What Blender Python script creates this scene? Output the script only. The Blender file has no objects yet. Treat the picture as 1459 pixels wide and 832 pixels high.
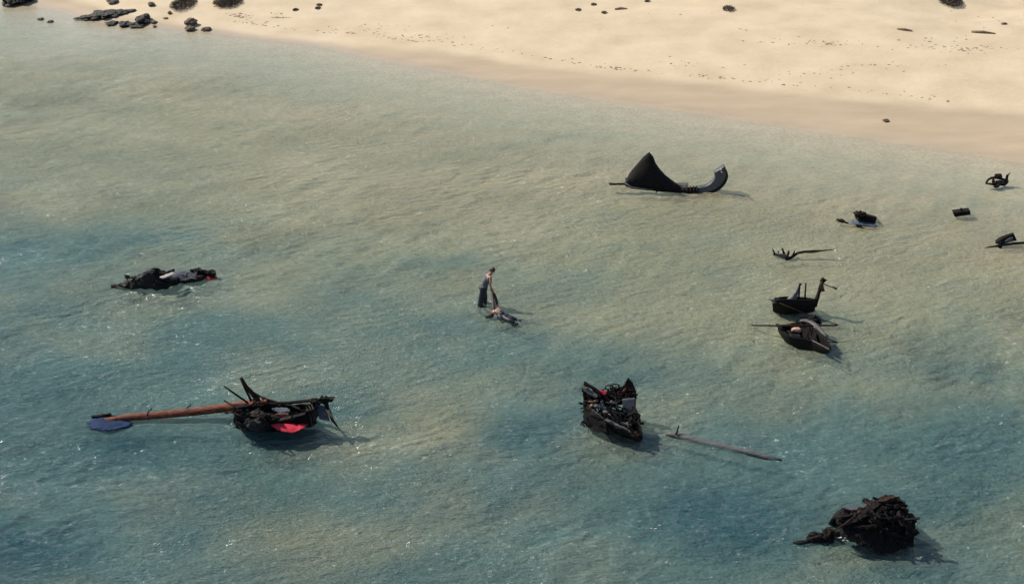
import bpy, bmesh, math, random
import numpy as np
from mathutils import Vector, Matrix, noise as mnoise

random.seed(7)
R = math.radians
scene = bpy.context.scene
C = scene.collection

# ------------------------------------------------------------------ camera
CAM_H, PITCH, HFOV = 22.8, R(27.0), R(45.0)
FPX = 729.5 / math.tan(HFOV / 2)
cam_d = bpy.data.cameras.new('camera'); cam = bpy.data.objects.new('camera', cam_d); C.objects.link(cam)
cam.location = (0, 0, CAM_H); cam.rotation_euler = (R(90) - PITCH, 0, 0)
cam_d.sensor_width = 36; cam_d.lens = 18 / math.tan(HFOV / 2)
cam_d.clip_start = 0.5; cam_d.clip_end = 9000
scene.camera = cam
_cp, _sp = math.cos(PITCH), math.sin(PITCH)

def ray(px, py):
    u = (px - 729.5) / FPX; v = (416 - py) / FPX
    return Vector((u, _cp + v * _sp, -_sp + v * _cp))
def G(px, py, z=0.0):            # where a sight line meets the level z
    d = ray(px, py); t = (z - CAM_H) / d.z
    return Vector((d.x * t, d.y * t, z))
def V(px, py, Y):                # where a sight line meets the upright plane at distance Y
    d = ray(px, py); t = Y / d.y
    return Vector((d.x * t, Y, CAM_H + d.z * t))

# ------------------------------------------------------------------ numpy noise
def _hash(ix, iy, seed):
    h = (ix.astype(np.int64) * 374761393 + iy.astype(np.int64) * 668265263 + seed * 974634777) & 0xFFFFFFFF
    h = ((h ^ (h >> 13)) * 1274126177) & 0xFFFFFFFF
    return ((h ^ (h >> 16)) & 0xFFFF) / 65535.0
def vnoise(x, y, seed=0):
    ix = np.floor(x); iy = np.floor(y); fx = x - ix; fy = y - iy
    fx = fx * fx * fx * (fx * (fx * 6 - 15) + 10); fy = fy * fy * fy * (fy * (fy * 6 - 15) + 10)
    a = _hash(ix, iy, seed); b = _hash(ix + 1, iy, seed); c = _hash(ix, iy + 1, seed); d = _hash(ix + 1, iy + 1, seed)
    return (a + (b - a) * fx) * (1 - fy) + (c + (d - c) * fx) * fy - 0.5
def fbm(x, y, seed=0, octs=4):
    s = 0; a = 1.0
    for k in range(octs):
        s = s + a * vnoise(x * 2 ** k + 17.3 * k, y * 2 ** k - 9.1 * k, seed + k); a *= 0.5
    return s
def sstep(a, b, x):
    t = np.clip((x - a) / (b - a), 0, 1); return t * t * (3 - 2 * t)

# ------------------------------------------------------------------ shoreline
SHORE_PX = [(40, 8), (75, 14), (112, 24), (160, 38), (230, 40), (300, 47), (380, 58), (450, 65), (547, 87), (640, 103), (743, 125),
            (900, 148), (1060, 172), (1225, 196), (1340, 212), (1459, 233)]
DRY_PX = [(200, 17), (270, 27), (330, 33), (400, 42), (550, 56), (700, 73), (850, 97), (900, 103), (1100, 121), (1250, 134), (1459, 160)]
def _poly(pxs, z, lead, trail):
    p = [G(a, b, z) for a, b in pxs]
    p = np.array([(q.x, q.y) for q in p])
    d0 = np.array(lead, float); d1 = np.array(trail, float)
    return np.vstack([p[0] + d0 * 2500, p[0] + d0 * 12, p, p[-1] + d1 * 2500])
SHORE = _poly(SHORE_PX, 0.0, (-0.75, 0.66), (0.93, -0.37))
DRY = _poly(DRY_PX, 0.75, (-0.75, 0.66), (0.93, -0.37))
def sdist(poly, x, y):           # signed distance, positive on the land side
    best = np.full(x.shape, 1e18); sign = np.ones(x.shape)
    for (ax, ay), (bx, by) in zip(poly[:-1], poly[1:]):
        dx, dy = bx - ax, by - ay; L = dx * dx + dy * dy
        t = np.clip(((x - ax) * dx + (y - ay) * dy) / L, 0, 1)
        ex, ey = x - ax - t * dx, y - ay - t * dy
        d = ex * ex + ey * ey
        cr = dx * (y - ay) - dy * (x - ax)
        m = d < best
        best = np.where(m, d, best); sign = np.where(m, np.sign(cr), sign)
    return np.sqrt(best) * sign

# hollows (deep, blue) and bars (shallow, pale) of the sea bed: px, py, rx, ry (photo pixels), metres
BED = [(150, 640, 150, 45, -.55), (40, 770, 130, 45, -.75), (300, 690, 120, 30, -.25), (790, 610, 70, 30, -.45), (1050, 725, 170, 60, -.6),
       (1380, 690, 150, 80, -.45), (860, 530, 190, 35, -.32), (1330, 500, 110, 25, -.35), (1430, 560, 120, 60, -.3), (80, 135, 110, 22, -.35),
       (130, 340, 130, 25, -.25), (640, 370, 90, 16, -.28), (60, 430, 120, 40, -.2), (1100, 620, 160, 40, -.3), (800, 200, 60, 7, -.2), (900, 365, 60, 10, -.2),
       (1440, 440, 40, 8, -.35), (330, 480, 130, 25, -.2), (50, 540, 110, 40, -.3), (700, 560, 70, 25, -.1),
       (560, 640, 110, 40, .35), (230, 700, 90, 22, .35), (480, 775, 160, 45, .5), (700, 740, 140, 50, .35), (70, 640, 50, 20, .15), (640, 590, 100, 40, .2),
       (620, 300, 200, 60, .15), (1240, 790, 60, 25, .3), (450, 540, 120, 30, .2), (300, 260, 150, 40, .12), (1250, 390, 160, 40, .15)]
def bed_relief(x, y):
    # ground point -> photo pixel on the water plane
    dz = -CAM_H; f = y * _cp - dz * _sp * 1.0; f = np.maximum(f, 1.0)
    u = x / f; v = (y * _sp + dz * _cp) / f
    px = 729.5 + u * FPX; py = 416 - v * FPX
    wx = fbm(x / 3.2, y / 3.2, 40, 3) * 60; wy = fbm(x / 3.2, y / 3.2, 50, 3) * 32
    h = np.zeros_like(x)
    for a, b, rx, ry, s in BED:
        h = h + s * np.exp(-(((px + wx - a) / rx) ** 2 + ((py + wy - b) / ry) ** 2))
    return h
def terrain(x, y):
    x = np.asarray(x, float); y = np.asarray(y, float)
    s = sdist(SHORE, x, y)
    d = np.maximum(-s, 0)
    depth = 0.15 * (1 - np.exp(-d / 9)) + 0.0085 * d
    depth = np.minimum(depth, 2.8)
    far = sstep(2, 12, d)
    near = 1 - sstep(150, 400, np.hypot(x, y - 50))
    rel = (bed_relief(x, y) * 0.38 * near + fbm(x / 7, y / 5, 3, 4) * 0.16 + fbm(x / 1.6, y / 1.1, 9, 3) * 0.05) * far
    zs = np.minimum(-depth + rel, -0.016 * np.minimum(d, 10))
    l = np.maximum(s, 0)
    zl = 0.75 * (1 - np.exp(-l / 9)) + 0.02 * l + sstep(10, 25, l) * (fbm(x / 11, y / 7, 21, 3) * 0.5 + fbm(x / 2.4, y / 1.6, 25, 3) * 0.06)
    zl = np.minimum(zl, 8 + 0 * l)
    return np.where(s > 0, zl, zs), s
def Tz(x, y):
    return float(terrain(np.array([x]), np.array([y]))[0][0])
def L(px, py):                   # point on the land or the sea bed under a sight line
    z = 0.0
    for _ in range(8):
        p = G(px, py, z); z = Tz(p.x, p.y)
    return G(px, py, z)

# ------------------------------------------------------------------ materials
def mat(name):
    m = bpy.data.materials.new(name); m.use_nodes = True
    nt = m.node_tree; nt.nodes.clear()
    return m, nt
def N(nt, kind, **kw):
    n = nt.nodes.new(kind)
    for k, v in kw.items():
        if k in n.inputs: n.inputs[k].default_value = v
        else: setattr(n, k, v)
    return n
def ramp(nt, stops, fac=None):
    r = nt.nodes.new('ShaderNodeValToRGB')
    el = r.color_ramp.elements
    while len(el) < len(stops): el.new(0.5)
    for e, (p, c) in zip(el, stops):
        e.position = p; e.color = (*c, 1) if len(c) == 3 else c
    if fac is not None: nt.links.new(fac, r.inputs[0])
    return r
def surface(name, c_lo, c_hi, rough=0.8, scale=(6, 6, 6), bump=0.3, bscale=None, spec=0.4, dist=0.03, detail=6, mid=None, metallic=0):
    m, nt = mat(name)
    tc = N(nt, 'ShaderNodeTexCoord'); mp = N(nt, 'ShaderNodeMapping'); mp.inputs['Scale'].default_value = scale
    nt.links.new(tc.outputs['Object'], mp.inputs['Vector'])
    n1 = N(nt, 'ShaderNodeTexNoise', Scale=1.0, Detail=detail, Roughness=0.65); nt.links.new(mp.outputs[0], n1.inputs['Vector'])
    st = [(0.32, c_lo), (0.68, c_hi)] if mid is None else [(0.3, c_lo), (0.5, mid), (0.72, c_hi)]
    r = ramp(nt, st, n1.outputs[0])
    n2 = N(nt, 'ShaderNodeTexNoise', Scale=(bscale or 3.0), Detail=5, Roughness=0.6); nt.links.new(mp.outputs[0], n2.inputs['Vector'])
    b = N(nt, 'ShaderNodeBump', Strength=bump, Distance=dist); nt.links.new(n2.outputs[0], b.inputs['Height'])
    p = N(nt, 'ShaderNodeBsdfPrincipled', Roughness=rough, Metallic=metallic); p.inputs['Specular IOR Level'].default_value = spec
    nt.links.new(r.outputs[0], p.inputs['Base Color']); nt.links.new(b.outputs[0], p.inputs['Normal'])
    rr = N(nt, 'ShaderNodeMapRange'); nt.links.new(n1.outputs[0], rr.inputs[0])
    rr.inputs[3].default_value = max(0.05, rough - .15); rr.inputs[4].default_value = min(1, rough + .15)
    nt.links.new(rr.outputs[0], p.inputs['Roughness'])
    o = N(nt, 'ShaderNodeOutputMaterial'); nt.links.new(p.outputs[0], o.inputs[0])
    return m

M = dict(
    char=surface('charred_wood', (.003, .003, .0035), (.014, .011, .010), .8, (3, 3, 9), .7, 4, .2),
    charb=surface('charred_brown_wood', (.006, .005, .004), (.045, .02, .012), .75, (3, 3, 9), .6, 4, .2),
    mast=surface('red_brown_spar_wood', (.03, .012, .008), (.32, .105, .055), .65, (5, 12, 12), .7, 3, .25, mid=(.16, .045, .022)),
    redwood=surface('scorched_red_wood', (.02, .008, .008), (.17, .035, .03), .65, (5, 5, 5), .5, 3, .4),
    grey=surface('weathered_grey_wood', (.042, .042, .045), (.155, .152, .152), .6, (4, 14, 14), .5, 3, .4),
    slate=surface('slate_grey_painted_wood', (.035, .038, .046), (.085, .09, .102), .5, (3, 8, 8), .25, 4, .5),
    tarp=surface('wet_black_tarp', (.003, .003, .004), (.010, .010, .012), .65, (4, 4, 4), .5, 2, .3, .05),
    gcloth=surface('grey_sailcloth', (.09, .09, .09), (.22, .21, .20), .85, (5, 5, 5), .5, 2, .2, .04),
    pcloth=surface('pale_canvas', (.36, .33, .30), (.62, .56, .50), .85, (7, 7, 7), .5, 2, .2, .04),
    bcloth=surface('blue_cloth', (.006, .018, .055), (.018, .045, .12), .9, (4, 4, 4), .4, 2, .3, .04),
    lbcloth=surface('faded_blue_cloth', (.035, .055, .08), (.11, .14, .18), .8, (6, 6, 6), .4, 2, .3, .04),
    red=surface('red_cloth', (.36, .014, .03), (.72, .04, .075), .7, (4, 4, 4), .4, 2, .3, .04),
    tan=surface('tan_wood', (.12, .065, .035), (.34, .21, .125), .7, (8, 8, 8), .4, 2, .3),
    bundle=surface('pale_pink_cloth', (.36, .19, .13), (.64, .40, .30), .85, (7, 7, 7), .4, 2, .2),
    rope=surface('dark_rope', (.02, .017, .014), (.06, .05, .04), .9, (20, 20, 20), .4, 3, .2),
    skin=surface('skin', (.34, .18, .13), (.48, .28, .21), .5, (9, 9, 9), .1, 4, .4, .01),
    hair=surface('brown_hair', (.02, .011, .007), (.06, .03, .018), .6, (30, 30, 8), .4, 3, .4, .01),
    shirt=surface('grey_blue_cloth', (.075, .085, .10), (.15, .17, .19), .85, (8, 8, 8), .4, 3, .2, .02),
    trouser=surface('wet_dark_trouser_cloth', (.008, .010, .015), (.028, .034, .045), .6, (8, 8, 8), .4, 3, .4, .02),
    dark=surface('wet_navy_cloth', (.006, .008, .013), (.025, .03, .045), .5, (8, 8, 8), .4, 3, .5, .02),
    sleeve=surface('wet_brown_cloth', (.025, .015, .012), (.075, .042, .032), .6, (9, 9, 9), .4, 3, .4, .02),
    rock=surface('dark_wet_rock', (.011, .010, .007), (.048, .042, .031), .7, (2, 2, 3), .9, 3, .4, .12),
    brock=surface('brown_rock', (.06, .046, .032), (.21, .16, .115), .8, (3, 3, 3), .8, 3, .3, .1),
    twig=surface('dry_twigs', (.05, .037, .028), (.16, .12, .09), .9, (6, 6, 6), .3, 3, .2),
    weed=surface('dry_seaweed', (.11, .085, .055), (.30, .23, .15), .9, (6, 6, 6), .3, 3, .2),
    foam_and_glints=surface('foam_and_glint_white', (.42, .45, .45), (.68, .70, .69), .7, (14, 14, 14), .4, 3, .3),  # splashes, and also the white flecks that stand in for sun glints
)

# ------------------------------------------------------------------ object helpers
def tag(o, label=None, cat=None, group=None, kind=None):
    if label: o['label'] = label
    if cat: o['category'] = cat
    if group: o['group'] = group
    if kind: o['kind'] = kind
    return o
def thing(name, loc, label, cat, group=None):
    o = bpy.data.objects.new(name, None); C.objects.link(o); o.location = loc; o.empty_display_size = .3
    return tag(o, label, cat, group)
class MB:
    def __init__(s): s.v = []; s.f = []; s.sm = []
    def add(s, vs, fs, smooth=False):
        b = len(s.v); s.v += [Vector(v) for v in vs]; s.f += [[i + b for i in f] for f in fs]; s.sm += [smooth] * len(fs); return s
    def tube(s, pts, rad, n=8, jit=0.0, smooth=True, flat=1.0):
        pts = [Vector(p) for p in pts]
        if not isinstance(rad, (list, tuple)): rad = [rad] * len(pts)
        rings = []; up = Vector((0, 0, 1))
        for i, p in enumerate(pts):
            t = (pts[min(i + 1, len(pts) - 1)] - pts[max(i - 1, 0)]).normalized()
            a = t.cross(up)
            if a.length < 1e-3: a = t.cross(Vector((0, 1, 0)))
            a.normalize(); b = a.cross(t)
            rings.append([p + (a * math.cos(k * 2 * math.pi / n) + b * math.sin(k * 2 * math.pi / n) * flat) * rad[i] * (1 + random.uniform(-jit, jit)) for k in range(n)])
        vs = [q for r in rings for q in r]; fs = []
        for i in range(len(pts) - 1):
            for k in range(n):
                fs.append([i * n + k, i * n + (k + 1) % n, (i + 1) * n + (k + 1) % n, (i + 1) * n + k])
        fs.append(list(range(n))[::-1]); fs.append([(len(pts) - 1) * n + k for k in range(n)])
        return s.add(vs, fs, smooth)
    def beam(s, p0, p1, w, h, seg=6, jit=.12, roll=0.0, taper=1.0, bend=0.0):
        p0, p1 = Vector(p0), Vector(p1); t = (p1 - p0).normalized()
        a = t.cross(Vector((0, 0, 1)))
        if a.length < 1e-3: a = Vector((1, 0, 0))
        a.normalize(); b = a.cross(t)
        a, b = a * math.cos(roll) + b * math.sin(roll), b * math.cos(roll) - a * math.sin(roll)
        vs = []; fs = []
        for i in range(seg + 1):
            f = i / seg; c = p0.lerp(p1, f) + Vector((0, 0, bend * 4 * f * (1 - f)))
            k = 1 + (taper - 1) * f
            for sx, sy in ((-1, -1), (1, -1), (1, 1), (-1, 1)):
                jj = Vector((random.uniform(-1, 1), random.uniform(-1, 1), random.uniform(-1, 1))) * jit * min(w, h)
                if i in (0, seg): jj += t * random.uniform(-1, 1) * jit * 2.5 * max(w, h)
                vs.append(c + a * sx * w / 2 * k + b * sy * h / 2 * k + jj)
        for i in range(seg):
            for k in range(4):
                fs.append([i * 4 + k, i * 4 + (k + 1) % 4, i * 4 + 4 + (k + 1) % 4, i * 4 + 4 + k])
        fs.append([3, 2, 1, 0]); fs.append([seg * 4 + k for k in range(4)])
        return s.add(vs, fs, False)
    def shell(s, rows, th, jit=0.0, smooth=True, sub=1):
        """a sheet through a grid of points (rows x cols) given a real thickness; th may be a vector or a number (along the normals)"""
        rows = [[Vector(p) for p in r] for r in rows]
        for _ in range(sub):
            rr = []
            for r in rows:
                q = []
                for i in range(len(r) - 1):
                    pm = r[max(i - 1, 0)]; pn = r[min(i + 2, len(r) - 1)]
                    q += [r[i], (r[i] + r[i + 1]) * .5625 - (pm + pn) * .0625]
                rr.append(q + [r[-1]])
            rows = rr; rr = []
            for i in range(len(rows) - 1):
                a, b = rows[max(i - 1, 0)], rows[min(i + 2, len(rows) - 1)]
                rr += [rows[i], [(x + y) * .5625 - (m + n) * .0625 for x, y, m, n in zip(rows[i], rows[i + 1], a, b)]]
            rows = rr + [rows[-1]]
        R_, K = len(rows), len(rows[0])
        if jit: rows = [[p + Vector((random.uniform(-jit, jit), random.uniform(-jit, jit), random.uniform(-jit, jit))) for p in r] for r in rows]
        nor = [[None] * K for _ in range(R_)]
        for i in range(R_):
            for k in range(K):
                du = rows[i][min(k + 1, K - 1)] - rows[i][max(k - 1, 0)]; dv = rows[min(i + 1, R_ - 1)][k] - rows[max(i - 1, 0)][k]
                n = du.cross(dv); nor[i][k] = n.normalized() if n.length > 1e-9 else Vector((0, 0, 1))
        off = (lambda i, k: nor[i][k] * th) if not isinstance(th, Vector) else (lambda i, k: th)
        vs = [p for r in rows for p in r] + [rows[i][k] + off(i, k) for i in range(R_) for k in range(K)]
        B = R_ * K; fs = []
        for i in range(R_ - 1):
            for k in range(K - 1):
                a, b, c, d = i * K + k, i * K + k + 1, (i + 1) * K + k + 1, (i + 1) * K + k
                fs += [[d, c, b, a], [a + B, b + B, c + B, d + B]]
        for k in range(K - 1):
            fs += [[k, k + 1, k + 1 + B, k + B], [(R_ - 1) * K + k + 1, (R_ - 1) * K + k, (R_ - 1) * K + k + B, (R_ - 1) * K + k + 1 + B]]
        for i in range(R_ - 1):
            fs += [[(i + 1) * K, i * K, i * K + B, (i + 1) * K + B], [i * K + K - 1, (i + 1) * K + K - 1, (i + 1) * K + K - 1 + B, i * K + K - 1 + B]]
        return s.add(vs, fs, smooth)
    def lump(s, c, r, seed=0, amp=.3, freq=1.4, sub=3, smooth=False, rot=0.0):
        bm = bmesh.new(); bmesh.ops.create_icosphere(bm, subdivisions=sub, radius=1)
        vs = []; c = Vector(c); off = Vector((seed * 3.7, seed * 1.3, -seed * 2.1)); cr, sr = math.cos(rot), math.sin(rot)
        for v in bm.verts:
            d = v.co.normalized()
            k = 1 + amp * mnoise.noise(d * freq + off) * 1.6 + amp * .5 * mnoise.noise(d * freq * 2.7 + off) + amp * .3 * mnoise.noise(d * freq * 6 + off)
            p = Vector((d.x * r[0], d.y * r[1], d.z * r[2])) * k
            vs.append(c + Vector((p.x * cr - p.y * sr, p.x * sr + p.y * cr, p.z)))
        fs = [[v.index for v in f.verts] for f in bm.faces]; bm.free()
        return s.add(vs, fs, smooth)
    def slab(s, poly, th, rows=None, jit=0.0):
        """a board or panel: outline poly (3-D points) carried along the vector th"""
        poly = [Vector(p) for p in poly]; n = len(poly); th = Vector(th)
        vs = poly + [p + th for p in poly]
        fs = [list(range(n))[::-1], [n + i for i in range(n)]] + [[i, (i + 1) % n, n + (i + 1) % n, n + i] for i in range(n)]
        return s.add(vs, fs, False)
    def build(s, name, m, parent=None, rough=0.0, rfreq=3.0, sub=0):
        me = bpy.data.meshes.new(name)
        base = Vector(parent_base(parent)) if parent else Vector((0, 0, 0))
        me.from_pydata([v - base for v in s.v], [], s.f)
        me.polygons.foreach_set('use_smooth', s.sm)
        me.validate()
        if sub or rough:
            bm = bmesh.new(); bm.from_mesh(me)
            bmesh.ops.triangulate(bm, faces=[f for f in bm.faces if len(f.verts) > 4])
            bmesh.ops.recalc_face_normals(bm, faces=bm.faces)
            for _ in range(sub): bmesh.ops.subdivide_edges(bm, edges=bm.edges, cuts=1, use_grid_fill=True)
            if rough:
                for v in bm.verts:
                    n = mnoise.noise_vector((v.co + base) * rfreq) + .5 * mnoise.noise_vector((v.co + base) * rfreq * 2.3)
                    v.co += n * rough
            bm.to_mesh(me); bm.free()
        else:
            bm = bmesh.new(); bm.from_mesh(me); bmesh.ops.recalc_face_normals(bm, faces=bm.faces); bm.to_mesh(me); bm.free()
        me.materials.append(m if not isinstance(m, str) else M[m])
        o = bpy.data.objects.new(name, me); C.objects.link(o)
        if parent: o.parent = parent
        return o
def parent_base(p):
    b = Vector((0, 0, 0))
    while p is not None: b += p.location; p = p.parent
    return b
def hull(near, keel, far, n=9, th=.035, full=.55):
    """open boat shell: sections run from the near gunwale round the keel to the far gunwale"""
    rows = []
    for a, k, b in zip(near, keel, far):
        a, k, b = Vector(a), Vector(k), Vector(b); r = []
        for j in range(n):
            t = j / (n - 1) * 2
            if t <= 1:
                c = Vector((a.x, a.y, 0)).lerp(Vector((k.x, k.y, 0)), .25); c.z = k.z + (a.z - k.z) * (1 - full)
                p = a * (1 - t) ** 2 + c * 2 * t * (1 - t) + k * t ** 2
            else:
                t -= 1
                c = Vector((b.x, b.y, 0)).lerp(Vector((k.x, k.y, 0)), .25); c.z = k.z + (b.z - k.z) * (1 - full)
                p = k * (1 - t) ** 2 + c * 2 * t * (1 - t) + b * t ** 2
            r.append(p)
        rows.append(r)
    return rows
# ------------------------------------------------------------------ the setting
def axis(dense0, dense1, step, far0, far1):
    a = list(np.arange(dense0, dense1 + 1e-6, step)); s = step; x = dense1
    while x < far1: s *= 1.35; x += s; a.append(min(x, far1))
    s = step; x = dense0; b = []
    while x > far0: s *= 1.35; x -= s; b.append(max(x, far0))
    return np.array(b[::-1] + a)
def grid_mesh(name, xs, ys, zf):
    X, Y = np.meshgrid(xs, ys); Z, extra = zf(X, Y)
    nx, ny = len(xs), len(ys)
    co = np.stack([X.ravel(), Y.ravel(), Z.ravel()], 1)
    i, j = np.meshgrid(np.arange(nx - 1), np.arange(ny - 1)); a = (j * nx + i).ravel()
    f = np.stack([a, a + 1, a + nx + 1, a + nx], 1)
    return co, f, extra, nx, ny
def make_mesh(name, co, faces, smooth=True):
    me = bpy.data.meshes.new(name)
    me.vertices.add(len(co)); me.vertices.foreach_set('co', co.astype(np.float32).ravel())
    quads = np.asarray(faces, np.int32)
    me.loops.add(quads.size); me.loops.foreach_set('vertex_index', quads.ravel())
    me.polygons.add(len(quads)); me.polygons.foreach_set('loop_start', np.arange(0, quads.size, 4, dtype=np.int32))
    me.polygons.foreach_set('use_smooth', np.full(len(quads), smooth))
    me.update(); me.validate()
    return me

# ground: sand of the beach and the sea bed in one sheet
gx = axis(-62, 66, .3, -3000, 3000); gy = axis(14, 122, .3, -2500, 4500)
co, f, s, nx, ny = grid_mesh('g', gx, gy, terrain)
me = make_mesh('sand_ground', co, f)
Xf, Yf = co[:, 0], co[:, 1]
dry = sdist(DRY, Xf, Yf) + fbm(Xf / 4, Yf / 4, 77, 3) * 0.8
weed = np.clip(-bed_relief(Xf, Yf) * 1.25 - .03, 0, 1)
for nm, arr in (('shore', s.ravel()), ('dry', dry), ('weed', weed)):
    at = me.attributes.new(nm, 'FLOAT', 'POINT'); at.data.foreach_set('value', arr.astype(np.float32))
ground = bpy.data.objects.new('sand_ground', me); C.objects.link(ground); tag(ground, kind='structure')

m, nt = mat('sand'); lk = nt.links.new
geo = N(nt, 'ShaderNodeNewGeometry'); pos = geo.outputs['Position']
aS = N(nt, 'ShaderNodeAttribute', attribute_name='shore'); aD = N(nt, 'ShaderNodeAttribute', attribute_name='dry'); aW = N(nt, 'ShaderNodeAttribute', attribute_name='weed')
def noise(scale, detail=4, rough=.55, stretch=None):
    n = N(nt, 'ShaderNodeTexNoise', Scale=scale, Detail=detail, Roughness=rough)
    if stretch:
        mp = N(nt, 'ShaderNodeMapping'); mp.inputs['Scale'].default_value = stretch; mp.inputs['Rotation'].default_value = (0, 0, R(20)); lk(pos, mp.inputs[0]); lk(mp.outputs[0], n.inputs['Vector'])
    else: lk(pos, n.inputs['Vector'])
    return n.outputs[0]
def maprange(x, a, b, c, d, smooth=False):
    n = N(nt, 'ShaderNodeMapRange'); lk(x, n.inputs[0])
    n.inputs[1].default_value = a; n.inputs[2].default_value = b; n.inputs[3].default_value = c; n.inputs[4].default_value = d
    if smooth: n.interpolation_type = 'SMOOTHSTEP'
    return n.outputs[0]
def math_(op, a, b=None):
    n = N(nt, 'ShaderNodeMath', operation=op)
    for i, x in enumerate((a, b)):
        if x is None: continue
        if hasattr(x, 'is_linked'): lk(x, n.inputs[i])
        else: n.inputs[i].default_value = x
    return n.outputs[0]
def mixc(fac, a, b, mode='MIX'):
    n = N(nt, 'ShaderNodeMix', data_type='RGBA', blend_type=mode)
    for sock, x in ((n.inputs[0], fac), (n.inputs[6], a), (n.inputs[7], b)):
        if hasattr(x, 'is_linked'): lk(x, sock)
        else: sock.default_value = x if isinstance(x, float) else (*x, 1)
    return n.outputs[2]
dryc = ramp(nt, [(.3, (.53, .42, .285)), (.7, (.65, .535, .38))], noise(.35, 5)).outputs[0]
dryc = mixc(maprange(noise(2.2, 6, .7, (1, 2.2, 1)), .50, .75, 0, .18), dryc, (.40, .31, .21))
wetc = ramp(nt, [(.3, (.40, .315, .215)), (.7, (.48, .38, .265))], noise(.5, 5, .6, (.5, 1.6, 1))).outputs[0]
seac = ramp(nt, [(.3, (.46, .385, .25)), (.7, (.57, .48, .32))], noise(.6, 6, .65, (1, 1.5, 1))).outputs[0]
grav = mixc(maprange(noise(5, 5, .75), .42, .7, 0, .45), seac, (.16, .155, .12))
wn = math_('MULTIPLY', math_('ADD', aW.outputs['Fac'], maprange(noise(1.3, 7, .75), .35, .7, -.25, .25)), maprange(noise(4.5, 5, .8), .3, .6, .6, 1.2))
cover = mixc(maprange(math_('ADD', math_('MULTIPLY', aS.outputs['Fac'], -1.0), maprange(noise(.22, 4, .6), .3, .7, -9, 9)), 16, 44, 0, .85, True), grav, (.12, .135, .115))
seaw = mixc(maprange(wn, .12, .6, 0, .9), cover, (.03, .05, .052))
fdry = maprange(aD.outputs['Fac'], -.8, .8, 0, 1, True)
land = mixc(fdry, wetc, dryc)
col = mixc(maprange(aS.outputs['Fac'], -.8, .5, 0, 1, True), seaw, land)
wetsheen = maprange(aS.outputs['Fac'], 0, 2.6, 0, 1)
p = N(nt, 'ShaderNodeBsdfPrincipled'); lk(col, p.inputs['Base Color'])
lk(maprange(wetsheen, 0, .6, .2, .9), p.inputs['Roughness']); p.inputs['Specular IOR Level'].default_value = .35
hgt = math_('ADD', math_('MULTIPLY', noise(2.6, 6, .65, (1, 1.8, 1)), .22), math_('MULTIPLY', noise(11, 4, .6), .05))
hgt = math_('MULTIPLY', hgt, maprange(fdry, 0, 1, .25, .55))
bp = N(nt, 'ShaderNodeBump', Strength=.45, Distance=.6); lk(hgt, bp.inputs['Height']); lk(bp.outputs[0], p.inputs['Normal'])
o = N(nt, 'ShaderNodeOutputMaterial'); lk(p.outputs[0], o.inputs[0])
me.materials.append(m)

# water: a closed body with waves on its top
rng = np.random.default_rng(11)
WAVES = []
for k in range(64):
    lam = 0.40 * (3.6 / .40) ** (rng.random() ** 1.5); th = R(-62) + rng.normal(0, .52)
    amp = .0105 * lam ** .62 * (0.6 + .8 * rng.random()) * .5
    WAVES.append((2 * math.pi / lam * math.cos(th), 2 * math.pi / lam * math.sin(th), amp, rng.random() * 6.283))
def water_z(x, y):
    z = np.zeros_like(x)
    gust = np.clip(1 + 1.1 * fbm(x / 9, y / 6, 61, 3), .35, 1.9)
    for kx, ky, a, ph in WAVES: z += a * np.sin(kx * x + ky * y + ph)
    z = z * gust
    d = np.hypot(x, y - 55)
    s = sdist(SHORE, x, y)
    return z * (1 - sstep(110, 240, d)) * sstep(0, 9, -s) * .8 , s
wx = axis(-48, 50, .15, -2990, 2990); wy = axis(20, 100, .15, -2490, 4490)
co, f, s, nx, ny = grid_mesh('w', wx, wy, water_z)
top = len(co)
border = list(range(nx)) + [j * nx + nx - 1 for j in range(1, ny)] + [(ny - 1) * nx + i for i in range(nx - 2, -1, -1)] + [j * nx for j in range(ny - 2, 0, -1)]
bco = co[border].copy(); bco[:, 2] = -6
nb = len(border)
sk = [[border[(i + 1) % nb], border[i], top + i, top + (i + 1) % nb] for i in range(nb)]
# bottom: a fan of quads across the border (mirror pairs), so the body is closed
me = bpy.data.meshes.new('sea_water')
allco = np.vstack([co, bco])
faces = np.vstack([f, np.array(sk)])
ngon = np.array([top + i for i in range(nb)][::-1])
me.vertices.add(len(allco)); me.vertices.foreach_set('co', allco.astype(np.float32).ravel())
me.loops.add(faces.size + nb); me.loops.foreach_set('vertex_index', np.concatenate([faces.ravel(), ngon]).astype(np.int32))
me.polygons.add(len(faces) + 1)
me.polygons.foreach_set('loop_start', np.concatenate([np.arange(0, faces.size, 4), [faces.size]]).astype(np.int32))
me.polygons.foreach_set('use_smooth', np.concatenate([np.full(len(f), True), np.full(len(sk) + 1, False)]))
me.update(); me.validate()
tb = np.concatenate([.50 * sstep(0, 14, -s.ravel()), np.zeros(nb)])
Xw, Yw = co[:, 0], co[:, 1]
sl = .98 - .62 * sstep(0, 42, -s.ravel() + fbm(Xw / 9, Yw / 7, 301, 4) * 9) + bed_relief(Xw, Yw) * .42 + fbm(Xw / 3, Yw / 2, 311, 4) * .16
at = me.attributes.new('silt', 'FLOAT', 'POINT'); at.data.foreach_set('value', np.concatenate([np.clip(sl, 0, 1), np.zeros(nb)]).astype(np.float32))
at = me.attributes.new('turbid', 'FLOAT', 'POINT'); at.data.foreach_set('value', tb.astype(np.float32))
water = bpy.data.objects.new('sea_water', me); C.objects.link(water); tag(water, kind='structure')
m, nt = mat('sea_water'); lk = nt.links.new
geo = N(nt, 'ShaderNodeNewGeometry'); pos = geo.outputs['Position']
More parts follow.
